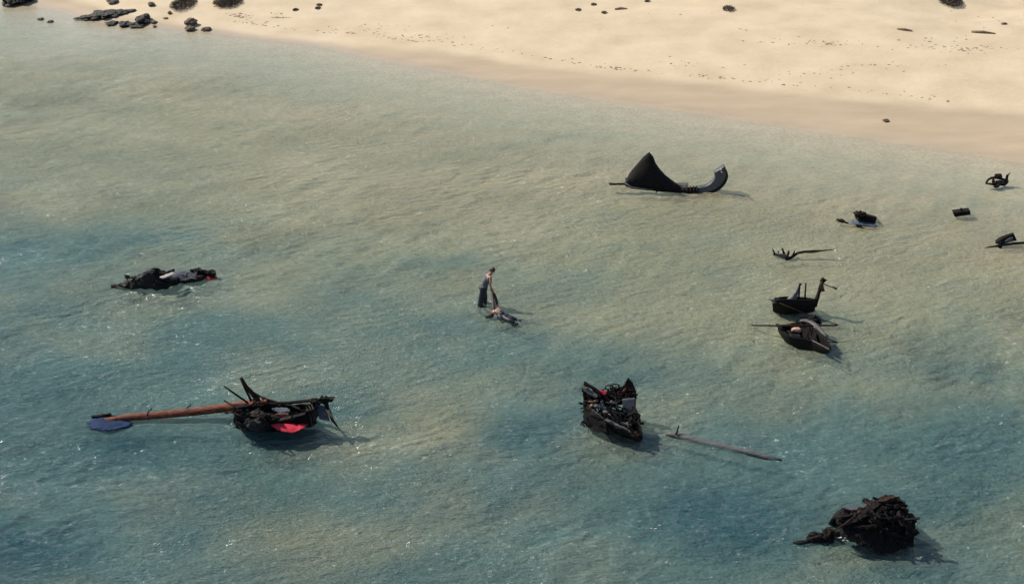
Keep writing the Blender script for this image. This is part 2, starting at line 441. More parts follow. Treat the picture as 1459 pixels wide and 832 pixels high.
def wn_(scale, detail, stretch, rot, rough=.55):
    mp = N(nt, 'ShaderNodeMapping'); mp.inputs['Scale'].default_value = stretch; mp.inputs['Rotation'].default_value = (0, 0, R(rot)); lk(pos, mp.inputs[0])
    n = N(nt, 'ShaderNodeTexNoise', Scale=scale, Detail=detail, Roughness=rough); lk(mp.outputs[0], n.inputs['Vector']); return n.outputs[0]
h = math_('ADD', math_('MULTIPLY', wn_(2.6, 5, (1, 1.9, 1), -14, .62), .95), math_('MULTIPLY', wn_(8.0, 4, (1, 1.6, 1), 10, .6), .42))
gust = maprange(wn_(.16, 3, (1, 1.6, 1), 12), .3, .7, .55, 1.35)
h = math_('MULTIPLY', h, gust)
wv = N(nt, 'ShaderNodeTexWave', Scale=.62, Distortion=7.0, Detail=3.0); wv.inputs['Detail Scale'].default_value = 1.3; wv.bands_direction = 'Y'
mpw = N(nt, 'ShaderNodeMapping'); mpw.inputs['Rotation'].default_value = (0, 0, R(-24)); lk(pos, mpw.inputs[0]); lk(mpw.outputs[0], wv.inputs['Vector'])
h = math_('ADD', h, math_('MULTIPLY', math_('MULTIPLY', wv.outputs['Fac'], maprange(wn_(.3, 3, (1, 1.5, 1), 40), .42, .68, 0, 1)), .27))
tA = N(nt, 'ShaderNodeAttribute', attribute_name='turbid')
h = math_('MULTIPLY', h, maprange(tA.outputs['Fac'], 0, .4, .35, 1))
bp = N(nt, 'ShaderNodeBump', Strength=1.0, Distance=.23); lk(h, bp.inputs['Height'])
dt = N(nt, 'ShaderNodeVectorMath', operation='DOT_PRODUCT'); lk(bp.outputs[0], dt.inputs[0]); lk(geo.outputs['Incoming'], dt.inputs[1])
c1 = math_('SUBTRACT', 1.0, math_('MINIMUM', math_('ABSOLUTE', dt.outputs['Value']), 1.0))
F = math_('ADD', math_('MULTIPLY', math_('POWER', c1, 5.0), .38), .02)
F = math_('MINIMUM', F, 1.0)
tr = N(nt, 'ShaderNodeBsdfTransparent'); tr.inputs[0].default_value = (1, 1, 1, 1)
# small wave facets, each tilted its own way, so that some catch the sun
mpf = N(nt, 'ShaderNodeMapping'); mpf.inputs['Scale'].default_value = (1, 1.9, 1); mpf.inputs['Rotation'].default_value = (0, 0, R(-16)); lk(pos, mpf.inputs[0])
vo = N(nt, 'ShaderNodeTexVoronoi', Scale=7.5); lk(mpf.outputs[0], vo.inputs['Vector'])
vs = N(nt, 'ShaderNodeVectorMath', operation='SUBTRACT'); lk(vo.outputs['Color'], vs.inputs[0]); vs.inputs[1].default_value = (.5, .5, .5)
tF = N(nt, 'ShaderNodeAttribute', attribute_name='turbid'); cf = N(nt, 'ShaderNodeCombineXYZ'); ms = maprange(tF.outputs['Fac'], .05, .48, .2, 1.4); lk(ms, cf.inputs[0]); lk(ms, cf.inputs[1])
vm = N(nt, 'ShaderNodeVectorMath', operation='MULTIPLY'); lk(vs.outputs[0], vm.inputs[0]); lk(cf.outputs[0], vm.inputs[1])
va = N(nt, 'ShaderNodeVectorMath', operation='ADD'); lk(bp.outputs[0], va.inputs[0]); lk(vm.outputs[0], va.inputs[1])
vn = N(nt, 'ShaderNodeVectorMath', operation='NORMALIZE'); lk(va.outputs[0], vn.inputs[0])
gl = N(nt, 'ShaderNodeBsdfGlossy', Roughness=.14); lk(vn.outputs[0], gl.inputs['Normal'])
mx = N(nt, 'ShaderNodeMixShader'); lk(F, mx.inputs[0]); lk(tr.outputs[0], mx.inputs[1]); lk(gl.outputs[0], mx.inputs[2])
df = N(nt, 'ShaderNodeBsdfDiffuse'); lk(bp.outputs[0], df.inputs['Normal'])
silt = N(nt, 'ShaderNodeAttribute', attribute_name='silt')
lk(ramp(nt, [(0, (.032, .124, .162)), (.35, (.112, .214, .212)), (.65, (.345, .345, .225)), (1, (.50, .425, .27))], silt.outputs['Fac']).outputs[0], df.inputs[0])
aT = N(nt, 'ShaderNodeAttribute', attribute_name='turbid')
tm = N(nt, 'ShaderNodeMixShader'); lk(aT.outputs['Fac'], tm.inputs[0]); lk(tr.outputs[0], tm.inputs[1]); lk(df.outputs[0], tm.inputs[2]); lk(tm.outputs[0], mx.inputs[1])
ab = N(nt, 'ShaderNodeVolumeAbsorption', Density=1.0)
WA = (.52, .215, .15)
ab.inputs['Color'].default_value = (1 - WA[0], 1 - WA[1], 1 - WA[2], 1)
o = N(nt, 'ShaderNodeOutputMaterial'); lk(mx.outputs[0], o.inputs[0]); lk(ab.outputs[0], o.inputs['Volume'])
try: m.cycles.homogeneous_volume = True
except Exception: pass
me.materials.append(m)

# ------------------------------------------------------------------ light
SUN_EL = R(43); SUN_DIR2 = Vector((-0.88, 0.47)).normalized()       # towards the sun: left and beyond the beach
w = bpy.data.worlds.new('World'); scene.world = w; w.use_nodes = True
wn = w.node_tree; bg = wn.nodes['Background']; sky = wn.nodes.new('ShaderNodeTexSky'); sky.sky_type = 'NISHITA'
sky.sun_disc = False; sky.sun_elevation = SUN_EL; sky.sun_rotation = math.atan2(SUN_DIR2.x, SUN_DIR2.y)
sky.air_density = 1.0; sky.dust_density = 1.2; sky.ozone_density = 1.0
wn.links.new(sky.outputs[0], bg.inputs[0]); bg.inputs[1].default_value = .085
sd = bpy.data.lights.new('sun', 'SUN'); sd.energy = 3.8; sd.angle = R(.53); sd.color = (1, .93, .80)
sun = bpy.data.objects.new('sun', sd); C.objects.link(sun); sun.location = (-60, 60, 80)
dv = Vector((SUN_DIR2.x * math.cos(SUN_EL), SUN_DIR2.y * math.cos(SUN_EL), math.sin(SUN_EL)))
sun.rotation_euler = dv.to_track_quat('Z', 'Y').to_euler()
scene.view_settings.view_transform = 'Standard'; scene.view_settings.look = 'None'
scene.view_settings.exposure = 0.43; scene.view_settings.gamma = 1.0
scene.render.engine = 'CYCLES'
scene.cycles.transparent_max_bounces = 16; scene.cycles.max_bounces = 8; scene.cycles.use_denoising = True
scene.cycles.caustics_reflective = False; scene.cycles.caustics_refractive = False
# ================================================================== wrecks and people
def framed(px, py):
    """helper for one thing: base point on the water under the pixel and a function that gives 3-D points at a chosen depth"""
    b = G(px, py)
    def P(x, y, dy=0.0): return V(x, y, b.y + dy)
    return b, P
def path(P, pts): return [P(*p) for p in pts]
def debris(mb, c, spread, n, l0=.15, l1=.5, w0=.02, w1=.06, seed=0, zspread=.5):
    rs = random.Random(seed)
    for _ in range(n):
        p = Vector(c) + Vector((rs.uniform(-1, 1) * spread[0], rs.uniform(-1, 1) * spread[1], rs.uniform(-1, 1) * spread[2]))
        a = rs.uniform(0, 6.28); l = rs.uniform(l0, l1) / 2; d = Vector((math.cos(a), math.sin(a), rs.uniform(-zspread, zspread))) * l
        mb.beam(p - d, p + d, rs.uniform(w0, w1), rs.uniform(w0, w1) * .6, 3, .25, rs.uniform(0, 3))
    return mb

# ---------------------------------------------------- wreck with the long red-brown mast (lower left)
b, P = framed(395, 612)
t = thing('boat_wreck', b, 'burnt boat wreck with a long red-brown mast stretched over the water', 'wreck')
mp = [(150, 599, -.25), (180, 595, -.2), (230, 591, -.1), (280, 586, 0), (320, 581, .05), (352, 576, .12)]
mpts = [G(150, 599, .05), G(180, 595, .10), G(230, 591, .18), G(280, 586, .28), G(320, 581, .42), G(352, 576, .62), P(376, 573, .3)]
MB().tube(mpts, [.10, .12, .135, .145, .15, .15, .13], 10, .06).build('mast', 'mast', t, .012, 4, 1)
mb = MB()
for x, y, dy in ((212, 591, -.12), (268, 585, -.02)):
    c = G(x, y, .16 if x < 240 else .26); mb.tube([c + Vector((.02, -.14, -.12)), c + Vector((-.01, -.13, .08)), c + Vector((0, 0, .16)), c + Vector((.05, .12, .12)), c + Vector((.08, .16, .18))], .022, 6)
    mb.build('mast_rope', 'rope', t); mb = MB()
MB().shell([[G(124, 602, .04), G(132, 595, .09), G(146, 591, .12), G(160, 592, .12)], [G(126, 606, .05), G(140, 601, .12), G(156, 600, .10), G(185, 599, .06)],
            [G(132, 611, .04), G(146, 608, .10), G(165, 607, .06), G(188, 604, .03)], [G(142, 613, .02), G(152, 613, .06), G(166, 612, .02), G(184, 609, -.02)]], .03, .03, sub=2).build('blue_sail', 'bcloth', t)
MB().beam(G(131, 594, .14), G(157, 590, .18), .10, .07, 5, .2).build('mast_tip', 'char', t, .01)
# hull: a charred shell between near side and far side
near = [P(333, 586, -.35), P(346, 589, -.5), P(362, 590, -.6), P(378, 592, -.62), P(386, 595, -.6), P(402, 597, -.5), P(422, 594, -.4), P(440, 584, -.3), P(452, 578, -.1)]
far = [P(335, 580, .25), P(350, 577, .5), P(366, 575, .65), P(382, 576, .7), P(395, 578, .7), P(410, 578, .65), P(428, 577, .55), P(444, 575, .4), P(456, 573, .25)]
keel = [G(336, 608, -.3), G(350, 610, -.45), G(366, 612, -.5), G(384, 612, -.5), G(396, 611, -.5), G(408, 610, -.5), G(424, 608, -.45), G(440, 605, -.35), G(448, 602, -.25)]
MB().shell(hull(near, keel, far, 9), .05, .035, sub=1, smooth=False).build('hull', 'char', t, .06, 3)
for k in range(9):
    f = k / 8 * 7; i = int(f); q = near[i].lerp(near[i + 1], f - i)
    MB().beam(q + Vector((random.uniform(-.25, 0), -.05, random.uniform(-.05, .02))), q + Vector((random.uniform(.1, .35), -.04, random.uniform(-.03, .16))), .10, .06, 4, .3, random.uniform(-.6, .6)).build('broken_plank', 'char' if k % 3 else 'charb', t, .015)
mb = MB(); mb.lump(P(368, 600, -.5), (.42, .34, .33), 3, .25, 1.6, 4).build('charred_bow_block', 'tarp', t)
MB().tube(path(P, [(358, 592, -.8), (368, 593, -.92), (377, 597, -.95), (382, 604, -.9), (383, 610, -.8)]), .026, 6).build('hull_rim', 'charb', t)
MB().tube(path(P, [(372, 588, -.55), (380, 590, -.7), (384, 596, -.75), (386, 604, -.7)]), .03, 6).build('hull_rim', 'char', t)
# red cloth hanging over the near side into the water
MB().shell([path(P, [(385, 604, -.66), (398, 603, -.66), (412, 603.5, -.62), (426, 604, -.55), (438, 603, -.45)]),
            path(P, [(389, 608, -.8), (400, 609, -.85), (413, 610, -.82), (426, 609, -.74), (436, 606.5, -.6)]),
            path(P, [(396, 612.5, -.92), (404, 615, -.98), (415, 616, -.97), (425, 613.5, -.88), (432, 609.5, -.72)])], .02, .012, sub=2).build('red_cloth', 'red', t)
MB().shell([path(P, [(386, 591, .0), (398, 588, .1), (412, 588, .12)]), path(P, [(388, 597, -.2), (400, 595, -.12), (411, 594, -.1)])], .02, .01, sub=2).build('red_cloth', 'redwood', t)
MB().shell([path(P, [(388, 582, .45), (397, 580, .5), (407, 581, .5), (413, 583, .45)]), path(P, [(392, 585, .3), (398, 588, .2), (406, 586, .25), (412, 587, .2)])], .02, .03, sub=2).build('blue_cloth', 'lbcloth', t)
# fork of two spars and the long curved gaff
MB().tube(path(P, [(343, 538, .35), (351, 551, .3), (362, 561, .25), (372, 567, .2), (383, 570.5, .18), (396, 574, .15), (412, 573.5, .12), (430, 571.5, .08), (447, 570, .05), (458, 570, .0)]),
          [.055, .06, .058, .06, .06, .055, .055, .06, .06, .06], 8, .1).build('gaff', 'charb', t, .01, 5)
MB().tube(path(P, [(344, 541, .32), (349, 553, .25), (355, 565, .2), (359, 574, .15)]), [.045, .04, .04, .045], 7, .1).build('fork_spar', 'charb', t)
MB().tube(path(P, [(352, 553, .28), (357, 559, .26), (362, 566, .24)]), [.04, .05, .055], 7, .15).build('fork_brace', 'redwood', t)
MB().tube(path(P, [(319, 550, -.1), (336, 562, -.05), (353, 573.5, 0)]), [.026, .032, .036], 7, .1).build('thin_pole', 'char', t)
MB().tube(path(P, [(319, 570, -.5), (338, 582, -.6), (357, 594, -.75)]), [.026, .032, .034], 7, .1).build('thin_pole', 'charb', t)
# tangle at the mast foot
mb = MB(); mb.lump(P(368, 573, .1), (.22, .18, .16), 5, .4, 2, 3); mb.build('mast_step', 'charb', t)
MB().beam(P(357, 575, .0), P(381, 572, .05), .14, .12, 5, .25).build('crossbeam', 'mast', t, .015)
MB().beam(P(336, 580, -.05), P(392, 576, .1), .16, .12, 7, .25).build('crossbeam', 'char', t, .02)
MB().tube(path(P, [(371, 567, .05), (374, 571, -.02), (373, 577, -.05)]), .03, 6).build('rope_coil', 'tan', t)
# stern: heavy bent piece and the rag hanging off it
mb = MB(); mb.lump(P(448, 571, .0), (.14, .12, .09), 8, .35, 2, 3); mb.lump(P(462, 572, 0), (.10, .1, .10), 9, .3, 2, 3); mb.build('stern_knot', 'char', t)
MB().beam(P(458, 568.5, 0), P(473, 569.5, 0), .16, .15, 5, .22).build('stern_head', 'char', t, .015)
MB().beam(P(463, 573, 0), P(470, 590, -.25), .12, .09, 5, .2).build('stern_post', 'char', t, .012)
MB().tube([P(468, 585, -.2), P(474, 599, -.5), G(482, 609, -.05)], [.07, .05, .02], 7, .15).build('stern_rope', 'rope', t)
MB().shell([path(P, [(449, 575, .02), (456, 577, .02), (463, 578, .0)]), [P(452, 586, -.15), P(459, 589, -.2), P(467, 591, -.25)], [P(455, 596, -.35), P(463, 599, -.4), P(470, 600, -.4)]], .012, .012, sub=2).build('hanging_net', 'slate', t)
for k, (x0, y0, x1, y1) in enumerate([(440, 578, 448, 600), (444, 577, 450, 596), (437, 582, 444, 604)]):
    MB().tube([P(x0, y0, -.15), P((x0 + x1) / 2 + 2, (y0 + y1) / 2, -.35), P(x1, y1, -.5)], .025, 6).build('rope', 'rope', t)
mb = debris(MB(), P(372, 588, -.2), (.45, .3, .12), 16, .2, .6, .03, .07, 3); mb.build('charred_planks', 'char', t)
mb = debris(MB(), P(425, 588, -.1), (.4, .3, .12), 14, .2, .6, .03, .07, 4); mb.build('charred_planks', 'char', t)
mb = debris(MB(), P(352, 606, -.5), (.3, .2, .1), 8, .2, .5, .03, .07, 14); mb.build('charred_planks', 'char', t)

# ---------------------------------------------------- low floating wreck (left)
b, P = framed(230, 408)
t = thing('boat_wreck', b, 'low black wreck awash at the left with a pale canvas strip and a red rag', 'wreck')
rows = [[G(163, 408, .05), G(182, 410, .12), G(205, 412, .10), G(230, 411, .08), G(255, 405, .05)],
        [G(170, 406, .16), G(186, 404, .30), G(206, 402, .42), G(228, 401, .40), G(252, 401, .22)],
        [G(181, 400, .2), G(202, 391.5, .6), G(216, 385, .85), G(235, 391, .55), G(256, 397, .22)],
        [G(184, 398, .02), G(204, 389, .5), G(220, 384, .75), G(240, 388.5, .3), G(258, 394, .02)]]
MB().shell(rows, -.06, .045, sub=2, smooth=False).build('hull', 'tarp', t, .06, 3.5)
rows = [[G(250, 404, .03), G(268, 403, .06), G(285, 400, .06), G(296, 395, .03)], [G(256, 400, .18), G(272, 397, .25), G(286, 394, .22), G(298, 391, .10)], [G(262, 396, .08), G(276, 391, .1), G(288, 389, .08), G(300, 387, .02)]]
MB().shell(rows, -.05, .03, sub=2).build('hull', 'tarp', t, .025, 3)
MB().shell([[G(227, 394.5, .75), G(237, 390.5, .75), G(247, 387.5, .7)], [G(232, 396.5, .72), G(243, 393, .7), G(251, 391, .62)]], .04, .012, sub=2).build('canvas_strip', 'pcloth', t)
MB().shell([[G(246, 390, .34), G(258, 387, .33), G(272, 386, .25), G(284, 386, .16)], [G(243, 395, .34), G(256, 394, .30), G(270, 393, .24), G(282, 390, .18)], [G(248, 401, .2), G(257, 400, .16), G(266, 399, .2), G(276, 395, .2)]], .03, .02, sub=2).build('grey_tarpaulin', 'slate', t)
MB().beam(G(229, 391.5, .7), G(249, 385, .66), .10, .09, 5, .2).build('deck_beam', 'char', t, .012)
MB().beam(G(217, 392, .7), G(221.5, 382, .95), .16, .13, 4, .25).build('broken_post', 'char', t, .015)
MB().beam(G(224, 389, .75), G(226, 383.5, .85), .09, .08, 4, .25).build('broken_post', 'charb', t)
MB().beam(G(186, 404, .05), G(181, 392, .3), .15, .13, 4, .25).build('broken_post', 'charb', t, .015)
MB().beam(G(158, 408, .03), G(186, 405, .12), .18, .10, 6, .25).build('floating_beam', 'char', t, .015)
MB().beam(G(184, 405, .2), G(206, 398, .35), .12, .08, 5, .25).build('floating_beam', 'charb', t, .015)
MB().beam(G(277, 386, .22), G(291, 388, .25), .24, .2, 5, .25).build('charred_block', 'char', t, .03)
MB().beam(G(290, 388.5, .2), G(306, 390, .22), .2, .18, 5, .25).build('charred_block', 'char', t, .03)
MB().shell([[G(295, 394, .12), G(302, 393, .12), G(309, 393.5, .05)], [G(293, 399, .02), G(301, 398, .03), G(310, 396.5, .01)]], .025, .01, sub=2).build('red_rag', 'red', t)
debris(MB(), G(208, 398, .4), (.7, .22, .12), 30, .2, .6, .03, .08, 21, .2).build('charred_planks', 'char', t)
debris(MB(), G(262, 392, .3), (.5, .3, .04), 10, .15, .4, .02, .05, 22, .2).build('grey_splinters', 'grey', t)

# ---------------------------------------------------- upright fin and curved prow (upper middle)
b, P = framed(950, 270)
t = thing('boat_wreck', b, 'black wreck with a tall pointed fin and a grey curved prow, nearest the beach', 'wreck')
low = [(891, 262, -.35), (899, 267.5, -.4), (912, 270, -.42), (928, 271.5, -.42), (945, 273, -.4), (960, 274, -.35), (972, 274.5, -.3)]
top = [(896.5, 254, .0), (901, 245, .08), (909, 234.5, .12), (925, 217.5, .15), (932, 234, .1), (946, 251, .0), (968, 267.5, -.15)]
mid1 = [tuple(a * .62 + c * .38 for a, c in zip(p, q)) for p, q in zip(low, top)]; mid2 = [tuple(a * .3 + c * .7 for a, c in zip(p, q)) for p, q in zip(low, top)]
mid1 = [(x, y, d - .12) for x, y, d in mid1]; mid2 = [(x, y, d - .1) for x, y, d in mid2]
MB().shell([path(P, r) for r in (low, mid1, mid2, top)], .09, .012, sub=1, smooth=True).build('fin', 'char', t, .012, 4)
for k in range(5):
    f = k / 4
    a = P(900 + 48 * f, 268.5 + 4 * f, -.5); c = P(903 + 25 * f + 6 * f * f, 243 - 17 * f + 22 * f * f, .02)
    MB().tube([a, a.lerp(c, .5) + Vector((0, -.16, 0)), c], .028, 6, .15).build('rib', 'char', t)
MB().tube(path(P, [(925, 217.5, .16), (931.5, 233.5, .12), (946, 251, .02), (968, 268, -.12), (985, 272, -.2)]), [.03, .045, .05, .055, .06], 8, .06).build('fin_edge', 'charb', t)
MB().tube(path(P, [(892, 254, -.2), (891, 261, -.4), (899, 267, -.55), (912, 269.5, -.6), (930, 270.5, -.6)]), [.05, .06, .055, .045, .03], 8, .08).build('rubbing_strake', 'slate', t)
MB().beam(P(868, 262.4, -.25), P(893, 262.6, -.3), .10, .07, 6, .12).build('broken_spar', 'char', t)
MB().beam(P(890, 262.5, -.3), P(905, 268, -.35), .16, .1, 4, .2).build('stern_timber', 'char', t, .01)
MB().slab([P(962, 261, .25), P(981, 260.5, .25), P(981, 264, .1), P(964, 265, .1)], (0, .05, -.06)).build('deck_board', 'grey', t)
MB().tube(path(P, [(966, 270.5, -.25), (979, 271.5, -.28), (994, 271.5, -.3)]), [.16, .17, .16], 10, .08).build('keel_joint', 'char', t, .02)
for x in (978, 983, 988, 992):
    c = P(x, 270.5, -.3); MB().tube([c + Vector((0, math.cos(a) * .19, math.sin(a) * .19)) for a in [i * .785 for i in range(9)]], .022, 6).build('rope_lashing', 'rope', t)
# curved prow: outer/inner edge traced, given breadth along Y
outer = [(992, 273.5), (1004, 275), (1014, 273), (1024, 268), (1032, 260), (1036, 251), (1035.5, 245), (1032.5, 237.5)]
inner = [(993, 268.5), (1003, 267.5), (1010, 264.5), (1015, 260.5), (1018.5, 256), (1019.5, 251), (1017.5, 247.5), (1025, 242.5)]
rows = [[P(x, y, -.32) for x, y in outer], [P(x * .5 + u * .5, y * .5 + v * .5, -.30) for (x, y), (u, v) in zip(outer, inner)], [P(u, v, -.28) for u, v in inner]]
MB().shell(rows, Vector((0, .30, .02)), .0, sub=1).build('prow', 'slate', t, .006, 4)
rows = [[P(x, y, -.36) for x, y in outer], [P(x, y + 1.2, .02) for x, y in outer]]
MB().shell(rows, Vector((.05, 0, -.06)), 0, sub=1).build('prow_keel_strip', 'tarp', t, .004, 4)
for x, y in ((1028.5, 245.5), (1027.5, 242.0)):
    c = P(x, y, -.34); MB().lump(c, (.045, .03, .045), 2, .05, 1, 2, True).build('pale_peg', 'pcloth', t)
debris(MB(), P(955, 270, -.1), (.7, .3, .05), 10, .2, .5, .03, .06, 31, .2).build('charred_planks', 'char', t)

# ---------------------------------------------------- burnt boat heaped with timbers (centre right)
b, P = framed(872, 606)
t = thing('boat_wreck', b, 'burnt boat full of broken timbers beside the floating pole', 'wreck')
near = [P(836, 571, -.1), P(841, 581, -.35), P(852, 590, -.62), P(864, 599, -.85), P(878, 606, -1.05), P(892, 613, -1.2), P(905, 619.5, -1.3), P(912, 622, -1.3)]
far = [P(897, 573, .2), P(902, 578, .0), P(906, 584, -.25), P(909, 591, -.5), P(911, 598, -.75), P(912.5, 606, -.98), P(913, 615, -1.2), P(913, 621, -1.3)]
keel = [G(850, 598, -.45), G(858, 602, -.5), G(868, 607, -.5), G(879, 612, -.5), G(889, 617, -.5), G(899, 621, -.45), G(907, 624, -.4), G(911, 625, -.3)]
MB().shell(hull(near, keel, far, 9), .05, .03, sub=1, smooth=False).build('hull', 'char', t, .05, 3)
MB().shell([[a.lerp(k, .35) + Vector((.04, .04, 0)), k + Vector((0, 0, .42)), f_.lerp(k, .4)] for a, k, f_ in zip(near, keel, far)], .04, .05, sub=1, smooth=False).build('bilge_boards', 'char', t, .03, 4)
# near-left side wall and transom, charred and jagged
MB().shell([path(P, [(834, 601, -.1), (842, 609, -.35), (854, 613, -.7), (868, 616, -.95)]), path(P, [(833, 585, -.05), (841, 592, -.4), (853, 599, -.7), (866, 606, -.95)]), path(P, [(832, 574, .05), (840, 581, -.3), (851, 589, -.6), (864, 598, -.88)])], .06, .03, sub=1, smooth=False).build('side_planking', 'char', t, .05, 4)
for k in range(11):
    f = k / 10; a = P(833 + 70 * f, 578 + 36 * f + random.uniform(-4, 4), -.15 - 1.1 * f); c = P(836 + 70 * f + random.uniform(-2, 6), 600 + 21 * f + random.uniform(-6, 1), -.3 - 1.05 * f)
    MB().beam(a, c, random.uniform(.06, .13), .05, 4, .3).build('broken_rib', 'charb' if k % 3 == 1 else 'char', t, .012)
for k in range(8):
    f = k / 7; x = 836 + 66 * f; y = 574 + 42 * f
    MB().beam(P(x, y - 2, -.1 - 1.15 * f), P(x + random.uniform(8, 16), y + random.uniform(1, 8), -.2 - 1.15 * f), .09, .05, 4, .3, random.uniform(-.5, .5)).build('broken_plank', ('char', 'grey', 'char', 'charb')[k % 4], t, .012)
MB().shell([path(P, [(833, 584, .15), (848, 580, .4), (870, 577, .55), (890, 575, .55), (905, 580, .35)]), path(P, [(831, 566, .2), (848, 565, .5), (870, 562, .62), (888, 560, .62), (905, 567, .4)]), path(P, [(829, 553, .25), (848, 559, .55), (868, 556, .68), (886, 551, .68), (905, 556, .45)])], .06, .04, sub=1, smooth=False).build('transom', 'char', t, .06, 4)
# tall peak at the right
MB().shell([path(P, [(882, 566, .5), (893, 566, .5), (906, 566, .4)]), path(P, [(886, 556, .58), (895, 553, .6), (904, 556, .5)]), path(P, [(892, 544, .65), (896, 540, .68), (900, 545, .6)])], .08, .012, sub=1).build('stern_peak', 'charb', t, .02, 4)
MB().tube(path(P, [(884, 556, .55), (891, 548, .6), (895.5, 539.5, .62), (900, 546, .55), (904.5, 558, .45), (906, 568, .3)]), [.035, .045, .055, .05, .045, .04], 7, .15).build('peak_frame', 'char', t)
MB().shell([path(P, [(884, 558, .45), (892, 552, .5)]), path(P, [(886, 562, .4), (893, 558, .45)])], .03, .01, sub=1).build('red_rag', 'redwood', t)
MB().slab([P(886, 570, .1), P(904, 568, .1), P(904, 589, -.15), P(889, 588, -.15)], (.02, .05, .02)).build('upright_board', 'slate', t, .01, 3, 1)
MB().tube(path(P, [(905, 567, .15), (904.5, 580, -.05), (905, 590, -.2)]), .035, 7, .1).build('corner_post', 'char', t)
MB().tube(path(P, [(897, 592, -.5), (904, 587.5, -.45), (909, 590, -.5), (911.5, 597, -.6), (911, 606, -.8)]), .035, 7, .1).build('rib', 'char', t)
MB().tube(path(P, [(889, 596, -.5), (897, 589, -.4), (905, 589, -.45), (908, 596, -.6)]), .028, 7, .1).build('rib', 'char', t)
for i, (x0, y0, d0, x1, y1, d1, w, h_, mt) in enumerate([
        (833, 546, .3, 858, 561, .1, .12, .09, 'char'), (831, 553, .2, 850, 565, 0, .13, .08, 'grey'), (829, 554, .2, 838, 553, .2, .12, .12, 'char'), (848, 577, -.35, 888, 590, -.3, .10, .06, 'slate'),
        (857, 570, -.1, 861, 581, -.25, .10, .05, 'slate'), (843, 583, -.45, 858, 596, -.7, .09, .05, 'grey'), (862, 598, -.85, 905, 617, -1.25, .10, .06, 'grey'), (870, 600, -.75, 898, 612, -1.05, .07, .05, 'char'),
        (884, 598, -.5, 891, 592, -.35, .07, .05, 'tan'), (832, 572, .1, 846, 570, .1, .10, .10, 'char'), (855, 590, -.5, 892, 600, -.6, .09, .07, 'char'), (866, 562, .3, 884, 572, .15, .09, .07, 'char'),
        (846, 560, .4, 876, 559, .5, .08, .06, 'charb'), (868, 583, -.3, 880, 596, -.6, .07, .06, 'char'), (836, 556, .2, 841, 574, .0, .1, .08, 'charb'), (833, 603, -.1, 842, 585, -.2, .07, .06, 'char'), (826, 606, .1, 836, 594, 0, .05, .04, 'char')]):
    MB().beam(P(x0, y0, d0), P(x1, y1, d1), w, h_, 5, .18, random.uniform(-.4, .4)).build('broken_timber', mt, t, .008)
for x, y, d, r in ((868, 553, .55, .13), (876, 552, .55, .16), (863, 558, .45, .11)):
    c = P(x, y, d); MB().tube([c + Vector((math.cos(a) * r, 0.02 * a, math.sin(a) * r * .8)) for a in [i * .6 for i in range(12)]], .025, 6).build('rope_coil', 'rope', t)
MB().shell([path(P, [(851, 558, .25), (858, 556, .3), (865, 558, .3)]), path(P, [(853, 562.5, .15), (859, 562, .15), (864, 562, .2)])], .04, .015, sub=2).build('red_rag', 'red', t)
for x, y, d, s_ in ((841, 573, -.1, .06), (849, 571, -.05, .05), (836, 553, .15, .05), (843, 578, -.3, .05)):
    MB().lump(P(x, y, d), (s_ * 1.5, s_, s_), int(x), .3, 2, 2).build('splintered_wood', 'tan', t)
MB().lump(P(872, 573, 0), (.09, .08, .07), 4, .3, 2, 2).build('grey_lump', 'slate', t)
MB().lump(P(863, 587, -.5), (.10, .07, .06), 5, .3, 2, 2).build('grey_lump', 'grey', t)
MB().lump(P(896, 604, -.85), (.12, .09, .06), 6, .3, 2, 2).build('grey_lump', 'grey', t)
debris(MB(), P(862, 572, .1), (.45, .35, .14), 46, .2, .7, .025, .07, 41).build('charred_planks', 'char', t)
debris(MB(), P(882, 596, -.55), (.45, .35, .1), 44, .2, .6, .025, .06, 42).build('charred_planks', 'char', t)
debris(MB(), P(868, 560, .45), (.7, .2, .1), 20, .15, .5, .02, .05, 43).build('charred_planks', 'charb', t)
debris(MB(), P(836, 590, 0), (.15, .25, .3), 12, .15, .5, .02, .06, 44, 1).build('charred_planks', 'char', t)
for x, y in ((905, 561), (913, 602), (828, 574)): MB().beam(P(x - 3, y, .1 if y < 590 else -.8), P(x + 4, y + 1, .1 if y < 590 else -.8), .06, .06, 3, .2).build('bolt_stub', 'char', t)

# ---------------------------------------------------- long floating pole with a peg
b, P = framed(1030, 632)
t = thing('floating_pole', b, 'long grey wooden pole floating with a short upright peg near its left end', 'pole')
MB().tube([G(949, 618, -.01), G(965, 621, .01), G(1000, 630, .01), (G(1040, 639, .01)), G(1080, 648, .0), G(1113, 657, -.04)], [.075, .115, .115, .11, .10, .075], 9, .07).build('shaft', 'grey', t, .008, 4, 1)
MB().tube([G(961, 619, .05), G(964, 617.5, .15), V(967, 606, G(963, 620).y)], [.03, .03, .024], 6, .15).build('peg', 'char', t)

# ---------------------------------------------------- open black boat with raised fore and aft ends (right, lower of the pair)
b, P = framed(1148, 492)
t = thing('rowing_boat', b, 'open black rowing boat heeled to the near side, a pale bundle inside', 'boat')
near = [G(1109, 465, .5), G(1115, 472, .45), G(1123, 479, .40), G(1133, 482, .38), G(1145, 483, .38), G(1157, 486, .38), G(1167, 491, .38), G(1176, 496, .38), G(1181, 499, .38)]
far = [G(1112, 463.5, .52), G(1124, 462, .50), G(1134, 459.5, .5), G(1144, 459, .52), G(1153, 462.5, .54), G(1162, 469, .54), G(1171, 477, .52), G(1179, 486, .48), G(1183, 495, .42)]
keel = [G(1114, 470, .1), G(1120, 484, -.05), G(1127, 494, -.15), G(1137, 501, -.2), G(1147, 504, -.2), G(1158, 505, -.2), G(1168, 504, -.12), G(1177, 501, .0), G(1182, 499, .15)]
MB().shell(hull(near, keel, far, 11, full=.9), .035, .006, sub=1).build('hull', 'char', t, .008, 4)
